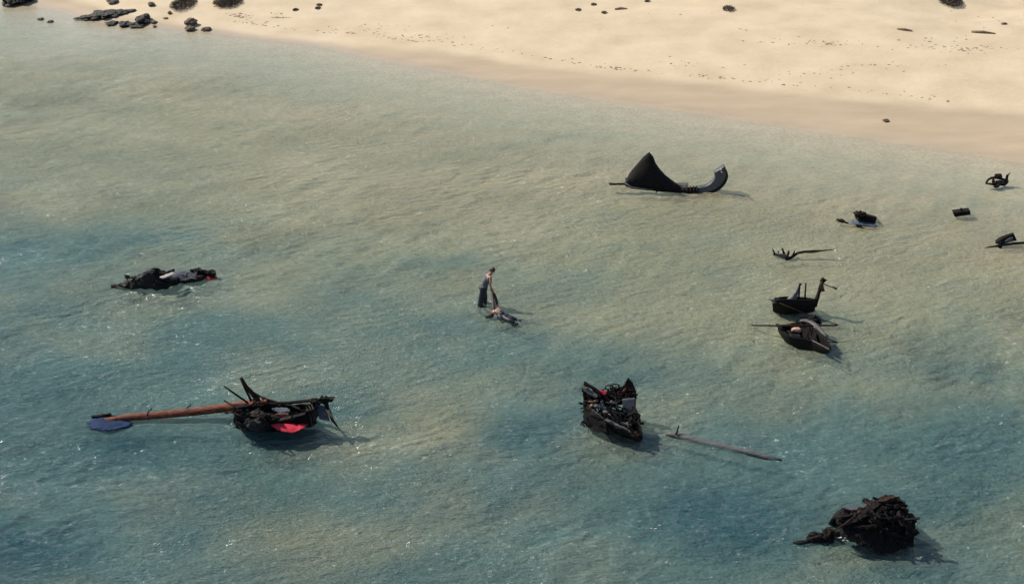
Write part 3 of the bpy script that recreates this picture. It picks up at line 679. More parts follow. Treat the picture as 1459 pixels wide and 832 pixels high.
MB().tube([p + Vector((0, -.02, .02)) for p in near], [.05, .045, .04, .035, .03, .03, .035, .045, .05], 7, .08).build('gunwale', 'char', t)
MB().tube([p + Vector((0, -.03, .04)) for p in near[5:]], [.02, .026, .03, .045], 7, .08).build('gunwale_strip', 'grey', t)
MB().shell([[G(1139, 459, .55), G(1149, 459, .58), G(1158, 464, .6), G(1167, 471.5, .6), G(1177, 482, .56)], [G(1141, 456.5, .55), G(1151, 456, .58), G(1161, 460.5, .6), G(1171, 469, .6), G(1180, 480, .56)]], .05, .006, sub=1).build('gunwale_plank', 'grey', t)
MB().tube([G(1107, 463, .5), G(1110, 464, .58), G(1116, 471, .5)], [.06, .07, .06], 7, .15).build('stem_head', 'char', t)
for f in (.3, .5, .7):
    i = int(f * 8); a, k, c = near[i], keel[i], far[i]
    MB().tube([a, a.lerp(k, .6) + Vector((0, .05, .06)), k + Vector((0, .05, .08)), c.lerp(k, .6) + Vector((0, -.03, .06)), c], .025, 6, .1).build('rib', 'char', t)
MB().beam(near[5] + Vector((0, .05, -.06)), far[5] + Vector((0, -.05, -.08)), .16, .03, 4, .1).build('thwart', 'char', t)
MB().shell([[G(1121, 471, .34), G(1128, 469, .32), G(1136, 470, .3)], [G(1126, 478, .36), G(1134, 479.5, .34), G(1143, 480, .34)]], .02, .015, sub=2).build('lining_cloth', 'tarp', t)
mb = MB(); mb.lump(G(1160, 455, .6), (.20, .16, .16), 12, .4, 2, 3); mb.lump(G(1155, 458, .55), (.14, .12, .1), 13, .4, 2, 3); mb.lump(G(1166, 458.5, .55), (.10, .10, .1), 14, .4, 2, 3)
mb.build('charred_stern_block', 'char', t)
bo = MB(); bo.lump(G(1135, 470, .40), (.19, .13, .08), 15, .3, 1.6, 3, True).build('cloth_bundle', 'bundle', None)
tag(bo_obj := bpy.data.objects['cloth_bundle'], 'pale pinkish cloth bundle lying inside the open black rowing boat', 'bundle')
MB().tube([G(1071, 463.5, .06), G(1108, 464, .56), G(1140, 464, .62), G(1193, 463.5, .50)], [.032, .038, .038, .034], 7, .08).build('oar_placeholder', 'charb', None)
o = bpy.data.objects['oar_placeholder']; o.name = 'spar'; tag(o, 'thin straight dark spar lying level across the open black rowing boat', 'spar')
MB().tube([G(1172, 478, .5), G(1182, 484, .2), G(1193, 487.5, -.02)], [.04, .035, .03], 7, .1).build('side_plank', 'grey', t)
MB().tube([G(1178, 487.6, .02), G(1193, 487.4, .02)], .02, 6).build('side_spar', 'char', t)
MB().lump(G(1074, 487.5, -.01), (.07, .06, .05), 3, .3, 2, 2).build('wood_lump', 'char', None)
tag(bpy.data.objects['wood_lump'], 'tiny dark lump of wood floating left of the open black rowing boat', 'driftwood')
MB().shell([[G(1129, 455.5, .0), G(1142, 452, .03), G(1152, 451.5, .02)], [G(1134, 459, .01), G(1146, 456.5, .05), G(1157, 456, .03)]], .03, .008, sub=2).build('floating_board', 'grey', None)
tag(bpy.data.objects['floating_board'], 'thin grey board floating between the black boat and the tented boat', 'board')

# ---------------------------------------------------- small boat with tented cloth, posts and tall stem (right, upper of the pair)
b, P = framed(1132, 445)
t = thing('small_boat', b, 'small black boat with a tented grey cloth, two bare posts and a tall leaning stem', 'boat')
near = [P(1101, 429.5, -.3), P(1108, 427.5, -.4), P(1118, 427, -.42), P(1130, 427.5, -.42), P(1142, 428, -.4), P(1154, 428, -.36), P(1162, 427.5, -.2)]
far = [P(1104, 426, .2), P(1110, 424, .3), P(1120, 423, .35), P(1131, 423.5, .35), P(1143, 424, .3), P(1155, 425, .2), P(1163, 427, -.1)]
keel = [G(1104, 440, -.1), G(1110, 443, -.25), G(1119, 446, -.3), G(1130, 447, -.3), G(1142, 446, -.28), G(1153, 443, -.2), G(1160, 441, -.1)]
MB().shell(hull(near, keel, far, 9, full=.9), .04, .006, sub=1).build('hull', 'char', t, .008, 4)
MB().tube([p + Vector((0, -.02, .01)) for p in near], .035, 7, .08).build('gunwale', 'char', t)
MB().tube(path(P, [(1095.5, 425.5, -.2), (1099, 427.5, -.25), (1103, 430, -.3)]), [.03, .04, .045], 7, .1).build('stern_spar', 'grey', t)
MB().lump(P(1104, 430.5, -.35), (.08, .06, .06), 4, .3, 2, 2).build('grey_lump', 'grey', t)
mb = MB(); mb.lump(P(1108, 427.5, -.1), (.14, .16, .07), 5, .3, 2, 3); mb.build('charred_heap', 'char', t)
MB().tube(path(P, [(1138, 429, .0), (1138.6, 416, .0), (1139.5, 405, .0)]), [.04, .038, .035], 7, .08).build('post', 'char', t)
MB().beam(P(1138.5, 404.8, 0), P(1142, 405.3, 0), .06, .06, 3, .15).build('post_cap', 'char', t)
MB().tube(path(P, [(1146.7, 429, .0), (1147.3, 416, .0), (1148.2, 403.3, .0)]), [.038, .034, .03], 7, .08).build('post', 'char', t)
MB().shell([path(P, [(1138.3, 405.5, .0), (1137.8, 414, -.02), (1136.5, 422, -.1), (1134, 427.5, -.2)]), path(P, [(1135, 412, .02), (1132, 418, -.1), (1129, 424, -.2), (1126, 428.5, -.3)]), path(P, [(1129, 420, .04), (1125, 422.5, -.05), (1121, 425.5, -.2), (1118, 428, -.3)])], .018, .012, sub=2).build('tented_cloth', 'gcloth', t)
MB().beam(P(1161, 436, -.15), P(1171.5, 400, -.1), .15, .12, 8, .08, taper=.62).build('stem_post', 'char', t, .008)
MB().beam(P(1170, 398.5, -.1), P(1175, 399, -.1), .14, .15, 4, .2).build('stem_head', 'char', t, .01)
MB().shell([path(P, [(1170.5, 402, -.2), (1173.5, 402.5, -.2)]), path(P, [(1169, 408, -.2), (1173.5, 408, -.22)]), path(P, [(1169.5, 413, -.2), (1174.5, 413.5, -.22)]), path(P, [(1170.5, 416, -.2), (1176, 414.5, -.22)])], .04, .01, sub=1).build('red_rag', 'redwood', t)
MB().tube(path(P, [(1172, 403, -.2), (1179, 407, -.2), (1185, 409, -.2), (1192, 411.5, -.2)]), [.018, .018, .02, .03], 6).build('bent_stick', 'redwood', t)
MB().beam(P(1187, 409.3, -.2), P(1192.5, 411.8, -.2), .055, .055, 3, .2).build('stick_end', 'char', t)
MB().tube([P(1110, 431.5, -.5), P(1135, 442, -.72), G(1160, 452, .12), G(1196, 463, .02)], [.016, .018, .018, .014], 6, .05).build('leaning_pole', 'charb', None)
tag(bpy.data.objects['leaning_pole'], 'thin dark pole leaning from the tented boat down to the water behind the rowing boat', 'pole')

# ---------------------------------------------------- sunken frame with uprights and a long curved branch
b, P = framed(1120, 368)
t = thing('boat_wreck', b, 'small sunken frame of charred uprights with a long curved spar trailing right', 'wreck')
MB().shell([[G(1102, 362, .05), G(1108, 365, .08), G(1114, 368, .08), G(1120, 369, .05)], [G(1102, 360, .2), G(1109, 361, .26), G(1116, 362, .26), G(1122, 363, .2)]], .05, .012, sub=1).build('side_planking', 'slate', t, .01)
MB().shell([[G(1120, 369, .0), G(1127, 368.5, .06), G(1134, 365, .02)], [G(1119, 366, .14), G(1126, 365, .18), G(1132, 362.5, .1)]], .08, .015, sub=1).build('hull', 'char', t, .01)
for x0, y0, x1, y1, w in ((1104, 363, 1101.5, 355.5, .09), (1110, 362, 1108.5, 357.5, .08), (1118, 363.5, 1114.5, 354.5, .12), (1121, 368, 1124.5, 357, .10), (1128.5, 366.5, 1132, 357.5, .10)):
    MB().beam(P(x0, y0, 0), P(x1, y1, 0), w, w * .8, 4, .2, taper=.6).build('upright', 'char', t)
MB().tube([P(1130, 364.5, 0), P(1137, 360.5, 0), P(1144, 359, 0), P(1158, 357.8, 0), P(1172, 357.2, 0), P(1190, 355.2, 0)], [.05, .06, .06, .055, .035, .012], 7, .1).build('curved_spar', 'charb', t)
MB().tube([P(1150, 360.5, -.1), P(1158, 360, -.1), P(1168, 358.5, -.05)], [.015, .025, .02], 6).build('side_branch', 'rope', t)

# ---------------------------------------------------- slatted crate, tilted, over a sunken raft
b, P = framed(1232, 318)
t = thing('crate_wreck', b, 'black slatted crate tilted up over a pale sunken raft', 'crate')
q = [P(1219.5, 303.5, .2), P(1249.5, 310, .2), P(1247, 320, .0), P(1217.5, 308.5, .0)]
q = [P(1220, 302.5, .25), P(1249.5, 310.5, .15), P(1247, 318.5, .0), P(1218, 310, .1)]
MB().slab(q, (.1, .45, -.12)).build('box', 'char', t, .01, 3, 1)
for k in range(9):
    f = (k + .5) / 9; a = q[0].lerp(q[1], f) + Vector((0, -.04, .03)); c = q[3].lerp(q[2], f) + Vector((0, -.04, -.03))
    MB().beam(a, c, .055, .05, 3, .15).build('slat', 'char', t)
MB().beam(P(1219, 306, .1), P(1229, 305, .15), .2, .16, 4, .25).build('broken_corner', 'charb', t, .02)
for x, y in ((1221.5, 301.5), (1226, 300), (1231, 302)): MB().beam(P(x, y + 4, .15), P(x + .3, y, .15), .08, .07, 3, .2).build('stub', 'charb', t)
MB().shell([[G(1209, 314, .0), G(1220, 312, .03), G(1232, 313, .03), G(1248, 319, .0)], [G(1209, 319.5, -.02), G(1220, 320, .03), G(1233, 321, .03), G(1249, 323, .0)]], .05, .01, sub=2).build('raft', 'lbcloth', t, .01)
MB().beam(G(1220, 321, .05), G(1228, 322, .05), .12, .08, 3, .2).build('raft_timber', 'char', t)
MB().beam(G(1194, 314.5, .05), G(1201, 315, .06), .2, .12, 4, .25).build('timber_piece', 'char', None, .015)
tag(bpy.data.objects['timber_piece'], 'short black timber floating at the left end of the sunken raft', 'driftwood')
MB().tube([G(1199, 315.5, .03), G(1208, 318, .03)], [.04, .05], 6, .15).build('timber_stick', 'char', None)
tag(bpy.data.objects['timber_stick'], 'thin black stick floating between the short timber and the raft', 'driftwood')

# ---------------------------------------------------- small floating box with a stub post
b, P = framed(1371, 308)
t = thing('floating_box', b, 'small black floating box with a short stub post on its top', 'box')
MB().slab([P(1359, 303.5, 0), P(1370, 302, 0), P(1382.5, 300.5, 0), P(1383, 306, 0), P(1372, 307.5, 0), P(1360.5, 309.5, 0)], (.02, .35, .0)).build('box_body', 'char', t, .012, 3, 1)
for x in (1363, 1367, 1372, 1377, 1381): MB().beam(P(x, 303.5 - (x - 1360) * .1, -.03), P(x + .5, 309 - (x - 1360) * .12, -.03), .05, .03, 3, .15).build('slat', 'char', t)
MB().beam(P(1370.5, 303, .15), P(1369.5, 297.5, .15), .09, .08, 3, .2).build('stub_post', 'char', t)

# ---------------------------------------------------- ribbed fragment by the right edge
b, P = framed(1424, 265)
t = thing('boat_wreck', b, 'small tangled black wreck with a pointed right end, highest at the right edge', 'wreck')
MB().shell([path(P, [(1417, 263.5, -.1), (1424, 264.5, -.15), (1431, 265.5, -.15), (1434, 262, 0)]), path(P, [(1418, 260.5, .05), (1425, 260.5, .05), (1431, 260.5, .05), (1436, 257, .1)])], .08, .012, sub=1).build('hull', 'char', t, .015)
MB().tube(path(P, [(1405, 261, -.1), (1408, 256, 0), (1413, 253.5, .1), (1420, 253.5, .2), (1428, 255.5, .2), (1434, 258, .15)]), [.05, .06, .06, .065, .06, .06], 7, .15).build('rail', 'charb', t)
MB().tube(path(P, [(1404, 261.5, -.1), (1412, 262.5, -.2), (1418, 263.5, -.2)]), [.04, .06, .07], 7, .15).build('lower_rail', 'charb', t)
MB().beam(P(1415, 256, 0), P(1416, 263, -.15), .12, .08, 3, .2).build('rib', 'charb', t)
mb = MB(); mb.lump(P(1422, 251.5, .2), (.18, .14, .13), 3, .35, 2, 3); mb.build('charred_lump', 'char', t)
MB().shell([path(P, [(1419, 257, .1), (1425, 257, .1), (1430, 258, .1)]), path(P, [(1418, 261, -.1), (1424, 262, -.1), (1429, 261, -.1)])], .03, .01, sub=2).build('grey_board', 'grey', t)
MB().slab([P(1432, 258, .1), P(1434, 250.5, .15), P(1437.5, 248.5, .15), P(1436, 258.5, .1)], (.02, .1, 0)).build('pointed_end', 'char', t, .01, 3, 1)
MB().tube(path(P, [(1436, 250, .15), (1440, 245.5, .2)]), [.035, .012], 6).build('tip_spike', 'charb', t)
MB().beam(P(1417, 267, -.3), P(1424, 264, -.2), .14, .1, 3, .2).build('low_timber', 'char', t)

# ---------------------------------------------------- tilted panel on a spar at the right edge
b, P = framed(1432, 349)
t = thing('panel_wreck', b, 'tilted black panel resting on a long spar that leaves the right edge', 'wreck')
MB().slab([P(1418.5, 346, -.1), P(1424, 342, 0), P(1433, 338, .1), P(1444, 334.5, .15), P(1447, 343, .05), P(1436, 346, -.05), P(1425, 349.5, -.15)], (.03, .14, .05)).build('panel', 'char', t, .012, 3, 1)
MB().tube(path(P, [(1419, 346.5, -.15), (1426, 341.5, -.06), (1434, 337.5, .04), (1444, 334.2, .09), (1447, 343, 0)]), .05, 7, .12).build('panel_frame', 'charb', t)
MB().shell([path(P, [(1431, 344, -.12), (1437, 340, -.05), (1443, 337.5, 0)]), path(P, [(1432, 346.5, -.14), (1438, 345.5, -.1), (1444, 343.5, -.06)])], .02, .012, sub=1).build('pale_patch', 'grey', t)
MB().tube([G(1402, 353.5, -.02), P(1413, 351.5, -.2), P(1425, 349.5, -.25), P(1445, 347, -.22), P(1460, 346, -.15), P(1490, 345, 0)], [.02, .035, .055, .06, .06, .05], 7, .1).build('spar', 'char', t)
MB().beam(P(1425, 345, -.2), P(1425.5, 354, -.25), .11, .1, 3, .2).build('hanging_post', 'char', t)

# ---------------------------------------------------- great burnt chunk (bottom right)
b, P = framed(1252, 772)
t = thing('boat_wreck', b, 'big black burnt hull section nearest the bottom right corner', 'wreck')
topl = [(1197, 738, .0), (1206, 729, .15), (1216, 731, .2), (1228, 728, .25), (1240, 725, .3), (1252, 716, .45), (1266, 710, .55), (1276, 711, .55), (1286, 719, .5), (1292, 730, .4), (1301, 738, .35)]
midl = [(1196, 746, -.1), (1206, 744, -.1), (1217, 746, -.15), (1229, 745, -.15), (1241, 744, -.1), (1253, 740, -.05), (1266, 738, .0), (1277, 740, .0), (1287, 746, .05), (1295, 750, .1), (1303, 752, .15)]
botl = [(1200, 752, -.15), (1209, 758, -.3), (1219, 764, -.4), (1231, 770, -.5), (1243, 775, -.55), (1255, 778, -.55), (1267, 780, -.5), (1278, 782, -.4), (1288, 782, -.3), (1295, 780, -.2), (1300, 775, -.1)]
lowl = [(x, y + 9, d - .1) for x, y, d in botl]
MB().shell([path(P, r) for r in (lowl, botl, midl, topl)], Vector((0, .3, -.12)), .035, sub=2, smooth=False).build('hull', 'char', t, .05, 4)
back = [[p + Vector((0, .1, -.10)) for p in path(P, topl)], [p + Vector((0, .6, -.5)) for p in path(P, topl)], [Vector((p.x, p.y + .95, -.4)) for p in path(P, topl)]]
MB().shell(back, .08, .02, sub=1).build('hull_back', 'char', t, .03, 2.4)
MB().slab([P(1199, 723, .7), P(1210, 719.5, .85), P(1246, 718, .9), P(1240, 724, .5), P(1220, 729, .35)], (0, .03, -.09)).build('grey_deck', 'slate', t, .012, 3, 1)
MB().tube(path(P, [(1214, 729, .2), (1207, 727.5, .2), (1203, 725, .25), (1202, 730, .2), (1204, 734, .15), (1212, 732, .15), (1215, 728, .2)]), .055, 8, .15).build('ring_timber', 'char', t)
for i, (x, y, d) in enumerate([(1250, 719, .4), (1258, 715, .45), (1267, 711, .5), (1276, 712, .5), (1284, 718, .45), (1289, 726, .4), (1262, 722, .25), (1275, 721, .25), (1245, 724, .25), (1235, 729, .15), (1226, 731, .1), (1197, 738, -.05), (1196, 744, -.1), (1298, 736, .3), (1302, 741, .25), (1270, 730, .1), (1252, 731, .1), (1219, 736, -.02), (1282, 732, .15)]):
    MB().lump(P(x, y, d - .05), (random.uniform(.08, .14), random.uniform(.08, .14), random.uniform(.05, .09)), 50 + i, .35, 1.8, 3).build('charred_clump', 'charb' if i % 4 == 2 else 'char', t)
debris(MB(), P(1266, 720, .35), (.55, .25, .10), 26, .12, .35, .03, .08, 51, .5).build('charred_laths', 'charb', t)
debris(MB(), P(1262, 742, -.25), (.7, .1, .3), 26, .2, .5, .04, .10, 52, .8).build('charred_laths', 'char', t)
debris(MB(), P(1292, 748, .0), (.12, .2, .35), 18, .15, .4, .03, .06, 53, 1.5).build('charred_laths', 'char', t)
for x0, y0, d0, x1, y1, d1, w in ((1196, 738, 0, 1216, 733, .15, .13), (1208, 744, -.1, 1240, 730, .1, .14), (1238, 727, .2, 1258, 713, .42, .15), (1254, 714, .4, 1278, 709, .5, .16), (1262, 719, .3, 1288, 719, .42, .13), (1276, 712, .5, 1290, 728, .4, .14),
        (1250, 728, .1, 1270, 720, .3, .12), (1286, 726, .35, 1302, 740, .25, .14), (1240, 742, -.1, 1262, 733, .05, .12), (1270, 736, .0, 1296, 748, .1, .13), (1222, 752, -.25, 1250, 748, -.2, .12), (1290, 748, .05, 1303, 756, .0, .12), (1262, 756, -.25, 1290, 766, -.15, .13), (1280, 770, -.3, 1300, 776, -.2, .13)):
    MB().beam(P(x0, y0, d0 - .12), P(x1, y1, d1 - .12), w, w * .6, 6, .28, random.uniform(-.6, .6)).build('charred_timber', random.choice(('char', 'char', 'charb')), t, .02)
for x0, y0, x1, y1 in ((1292, 736, 1294, 760), (1298, 740, 1299, 762), (1302, 744, 1302, 758)):
    MB().beam(P(x0, y0, .1), P(x1, y1, -.1), .05, .05, 5, .25).build('hanging_lath', 'char', t)
MB().beam(P(1286, 757, -.1), P(1305, 758, .0), .16, .14, 5, .22).build('projecting_timber', 'char', t, .015)
MB().beam(G(1256, 774, .02), G(1262, 781, -.08), .16, .08, 4, .2).build('bare_timber', 'tan', t)
MB().beam(G(1268, 778, .0), G(1282, 776.5, .04), .10, .08, 4, .2).build('bare_timber', 'tan', t)
MB().tube(path(P, [(1186, 756, -.15), (1196, 751, -.3), (1206, 745, -.35), (1217, 736, -.2)]), [.022, .026, .03, .03], 7, .1).build('leaning_stick', 'charb', t)
MB().shell([[G(1186, 764, .02), G(1196, 762, .03), G(1208, 762, .0)], [G(1184, 757, .1), G(1195, 754, .2), G(1206, 753, .3)]], .05, .02, sub=2).build('submerged_planking', 'tarp', t, .02)
MB().lump(G(1179, 764, .08), (.18, .22, .26), 61, .4, 1.8, 3).build('charred_stump', 'char', None)
tag(bpy.data.objects['charred_stump'], 'upright black stump in the water just left of the big burnt hull section', 'driftwood')
mb = MB(); mb.lump(G(1162, 766, .05), (.26, .18, .16), 62, .4, 1.8, 3); mb.beam(G(1150, 768, .08), G(1170, 764, .2), .1, .08, 4, .25); mb.build('charred_log', 'char', None)
tag(bpy.data.objects['charred_log'], 'lumpy black log between the upright stump and the flat black board', 'driftwood')
MB().shell([[G(1130, 774, -.02), G(1141, 776, .03), G(1153, 774, .02)], [G(1133, 771, .02), G(1144, 769.5, .10), G(1156, 768, .08)]], .05, .015, sub=1).build('charred_board', 'char', None, .015)
tag(bpy.data.objects['charred_board'], 'flat black board awash, leftmost of the timbers trailing from the burnt hull section', 'driftwood')
MB().beam(G(1228, 711, .02), G(1240, 716, .1), .12, .1, 4, .3).build('dark_timber', 'char', None)
tag(bpy.data.objects['dark_timber'], 'small dark timber floating behind the grey deck of the burnt hull section', 'driftwood')
MB().lump(G(781, 594, 0), (.05, .05, .05), 3, .4, 2, 2).build('wood_chip', 'char', None)
tag(bpy.data.objects['wood_chip'], 'tiny dark wood chip floating left of the burnt boat full of timbers', 'driftwood')
# ---------------------------------------------------- people
def skin_mesh(name, chains, material, parent=None, sub=2, extra=None):
    """chains: list of (points, radii, parent key) grown with the Skin modifier; a chain may start at a vertex of another"""
    verts, edges, rad, roots, key = [], [], [], [], {}
    for pts, rs, start in chains:
        prev = key[start] if start else None
        for i, (p, r) in enumerate(zip(pts, rs)):
            k = None
            if isinstance(p, tuple) and isinstance(p[0], str): k, p = p
            verts.append(Vector(p)); rad.append(r); me_i = len(verts) - 1
            if prev is None: roots.append(me_i)
            else: edges.append((prev, me_i))
            if k: key[k] = me_i
            prev = me_i
    me = bpy.data.meshes.new(name); base = parent_base(parent) if parent else Vector((0, 0, 0))
    me.from_pydata([v - base for v in verts], edges, [])
    o = bpy.data.objects.new(name, me); C.objects.link(o)
    sk = o.modifiers.new('skin', 'SKIN'); sk.use_smooth_shade = True
    for i, d in enumerate(me.skin_vertices[0].data):
        r = rad[i]; d.radius = (r, r) if not isinstance(r, tuple) else r
        d.use_root = i in roots
    ss = o.modifiers.new('sub', 'SUBSURF'); ss.levels = sub; ss.render_levels = sub
    dg = bpy.context.evaluated_depsgraph_get(); m2 = bpy.data.meshes.new_from_object(o.evaluated_get(dg))
    o.modifiers.clear(); o.data = m2; m2.name = name
    if extra:
        bm = bmesh.new(); bm.from_mesh(m2)
        for c, r in extra:
            q = bmesh.ops.create_icosphere(bm, subdivisions=2, radius=1)
            for v in q['verts']: v.co = Vector((v.co.x * r[0], v.co.y * r[1], v.co.z * r[2])) + Vector(c) - base
        for f in bm.faces: f.smooth = True
        bm.to_mesh(m2); bm.free()
    m2.materials.clear(); m2.materials.append(M[material])
    if parent: o.parent = parent
    return o
def fingers(wrist, dirv, side, curl, s=1.0):
    """four fingers and a thumb, rooted in the palm; each its own short chain"""
    d = Vector(dirv).normalized(); sd = Vector(side); sd = (sd - d * sd.dot(d)).normalized(); n = Vector(curl).normalized()
    palm = Vector(wrist) + d * .085 * s; out = []
    for k, (o, l) in enumerate(((-.03, .068), (-.010, .078), (.011, .073), (.031, .056))):
        a = palm + sd * o * s - d * .02 * s; b = palm + sd * o * s + d * .015 * s
        c = b + (d * .75 + n * .5).normalized() * l * .45 * s; e = c + (d * .25 + n).normalized() * l * .5 * s
        out.append(([a, b, c, e], [.011 * s, .0105 * s, .009 * s, .0075 * s], None))
    a = Vector(wrist) + d * .03 * s - sd * .015 * s; b = a - sd * .035 * s + d * .03 * s + n * .01 * s
    out.append(([a, b, b + d * .03 * s + n * .018 * s], [.013 * s, .011 * s, .009 * s], None))
    return out

b, P = framed(690, 434)
st = thing('person', G(690, 434, 0), 'person standing in the shallows in a grey top and dark trousers, bending to pull another', 'person')
hip = P(688.5, 410.5, 0); chest = P(693.6, 397.5, 0); neckb = P(697.4, 391.8, 0); headc = P(702.0, 385.8, -.04)
shL = P(699.2, 394.6, -.17); shR = P(692.4, 392.6, .14)
elL = P(698.9, 404.5, -.24); elR = P(696.5, 403, .16)
wrL = P(699.4, 412.0, -.20); wrR = P(701.0, 411.6, -.02)
hdL, hdR = (wrL - elL).normalized(), (wrR - elR).normalized()
knL = P(686.2, 422, -.12); knR = P(690.6, 421.5, .12)
fz = Tz(b.x, b.y)
anL = Vector((P(682.8, 434, 0).x, b.y - .12, fz + .09)); anR = Vector((P(689.5, 432, 0).x, b.y + .16, fz + .09))
hipL, hipR = hip + Vector((0, -.10, -.04)), hip + Vector((0, .10, -.04))
fwd = Vector((.85, -.4, -.35)).normalized()
hd_up = (headc - neckb).normalized()
body = skin_mesh('body', [
    ([('hip', hip), hip.lerp(chest, .5), ('chest', chest), ('neck', neckb), neckb.lerp(headc, .45), headc - hd_up * .03, headc + hd_up * .05, headc + hd_up * .10], [.118, .112, .135, .095, .062, (.082, .09), (.083, .095), (.05, .055)], None),
    ([shL, elL, wrL, wrL + hdL * .05, wrL + hdL * .09], [.062, .044, .030, (.04, .022), (.042, .018)], 'chest'),
    ([shR, elR, wrR, wrR + hdR * .05, wrR + hdR * .09], [.062, .044, .030, (.04, .022), (.042, .018)], 'chest'),
    ([hipL, knL, knL.lerp(anL, .4), anL, anL + Vector((.10, -.03, -.06)), anL + Vector((.17, -.05, -.07))], [.095, .062, .06, .042, .045, .03], 'hip'),
    ([hipR, knR, knR.lerp(anR, .4), anR, anR + Vector((.10, -.03, -.06)), anR + Vector((.17, -.05, -.07))], [.095, .062, .06, .042, .045, .03], 'hip'),
] + fingers(wrL, hdL, (0, 1, .2), (.4, .3, -.2)) + fingers(wrR, hdR, (0, 1, .2), (-.3, -.4, -.2)), 'skin', st, 2,
    [(headc + fwd * .10 - hd_up * .005, (.016, .014, .02)), (headc + fwd * .02 + Vector((.02, -.085, 0)), (.02, .01, .03)), (headc + fwd * .02 + Vector((.03, .085, .0)), (.02, .01, .03)), (headc + fwd * .088 - hd_up * .05, (.012, .022, .008))])
side = fwd.cross(hd_up).normalized()
mb = MB()
for s_ in (-1, 1): mb.lump(headc + fwd * .088 + side * .034 * s_ + hd_up * .018, (.012, .012, .010), 1, 0, 1, 2, True)
mb.build('eyes', 'char', st)
mb = MB(); mb.lump(headc - fwd * .022 + hd_up * .045, (.098, .096, .095), 4, .12, 2.2, 3, True); mb.lump(headc - fwd * .07 - hd_up * .02, (.06, .075, .08), 6, .15, 2.2, 3, True); mb.build('hair', 'hair', st)
MB().lump(hip + Vector((-.005, 0, .035)), (.185, .19, .105), 2, .04, 1.2, 3, True).build('waistband', 'trouser', st)
skin_mesh('tank_top', [([('hip', hip + Vector((0, 0, -.14))), hip.lerp(chest, .5), ('chest', chest), chest.lerp(neckb, .7)], [.175, .145, .178, .12], None),
                       ([chest.lerp(shL, .62)], [.075], 'chest'), ([chest.lerp(shR, .62)], [.075], 'chest')], 'shirt', st)
skin_mesh('trousers', [([hip + Vector((.02, 0, .13)), ('hip', hip + Vector((0, 0, -.02)))], [.176, .182], None), ([hipL + Vector((0, 0, -.1)), knL, knL.lerp(anL, .5), knL.lerp(anL, .9)], [.14, .125, .12, .12], 'hip'), ([hipR + Vector((0, 0, -.1)), knR, knR.lerp(anR, .5), knR.lerp(anR, .9)], [.14, .125, .12, .12], 'hip')], 'trouser', st)

# the person lying in the water, arms held up by the one standing
ly = thing('person', G(712, 448, 0), 'person in dark clothes lying in the water, pulled by the raised arms', 'person')
Q = lambda x, y, z: G(x, y, z)
lc = Q(707.5, 443, .24); lh = Q(719, 452, .14); lneck = Q(704.5, 441.5, .28); lhead = Q(702.3, 447.0, .20)
l_shL = Q(703.5, 444.5, .26); l_shR = Q(709.5, 438.5, .28)
tipL, tipR = wrL + hdL * .06 + Vector((.03, -.01, -.05)), wrR + hdR * .06 + Vector((.02, -.02, -.05))
l_elL = l_shL.lerp(tipL, .5) + Vector((.02, -.05, 0)); l_elR = l_shR.lerp(tipR, .5) + Vector((.02, .02, 0))
aL, aR = (tipL - l_elL).normalized(), (tipR - l_elR).normalized()
kL = Q(727, 456.5, .20); kR = Q(730.5, 453.5, .14); fL = Q(735.5, 461.5, .06); fR = Q(738.5, 457.0, .04)
skin_mesh('body', [
    ([('hip', lh), lh.lerp(lc, .5), ('chest', lc), ('neck', lneck), lneck.lerp(lhead, .5), lhead + Vector((-.02, .03, .0)), lhead + Vector((-.05, -.04, -.04))], [.115, .112, .135, .085, .058, (.085, .09), (.06, .06)], None),
    ([l_shL, l_elL, tipL - aL * .02, tipL + aL * .05], [.06, .043, .03, (.038, .02)], 'chest'),
    ([l_shR, l_elR, tipR - aR * .02, tipR + aR * .05], [.06, .043, .03, (.038, .02)], 'chest'),
    ([lh + Vector((-.06, -.08, 0)), kL, fL, fL + Vector((.08, -.08, .05))], [.092, .062, .042, .035], 'hip'),
    ([lh + Vector((.06, .08, 0)), kR, fR, fR + Vector((.09, -.05, .05))], [.092, .062, .042, .035], 'hip'),
] + fingers(tipL - aL * .03, aL, (0, 1, .2), (.4, .3, -.2)) + fingers(tipR - aR * .03, aR, (0, 1, .2), (-.3, -.4, -.2)), 'skin', ly, 2,
    [(lhead + Vector((-.01, -.02, .10)), (.018, .02, .016)), (lhead + Vector((.07, -.05, 0)), (.014, .025, .02)), (lhead + Vector((-.09, .03, 0)), (.014, .025, .02))])
mb = MB(); mb.lump(lhead + Vector((-.055, -.05, -.03)), (.10, .10, .09), 5, .25, 2.4, 3, True); mb.lump(lhead + Vector((-.16, -.02, -.11)), (.14, .08, .07), 8, .35, 2.4, 3, True); mb.build('hair', 'hair', ly)
mb = MB()
for dx in (-.035, .035): mb.lump(lhead + Vector((dx, -.055, .082)), (.012, .012, .010), 1, 0, 1, 2, True)
mb.build('eyes', 'char', ly)
skin_mesh('jacket', [([('hip', lh.lerp(lc, .1)), lh.lerp(lc, .45), ('chest', lh.lerp(lc, .78))], [.17, .165, .175], None)], 'dark', ly)
skin_mesh('sleeve', [([l_shL.lerp(l_elL, .12), l_elL, tipL - aL * .06], [.078, .066, .056], None)], 'sleeve', ly)
skin_mesh('sleeve', [([l_shR.lerp(l_elR, .25), l_elR, tipR - aR * .06], [.076, .064, .054], None)], 'sleeve', ly)
skin_mesh('trousers', [([lh.lerp(lc, .25), ('hip', lh)], [.165, .165], None), ([lh + Vector((-.06, -.08, 0)), kL, kL.lerp(fL, .8)], [.12, .09, .075], 'hip'), ([lh + Vector((.06, .08, 0)), kR, kR.lerp(fR, .8)], [.12, .09, .075], 'hip')], 'dark', ly)
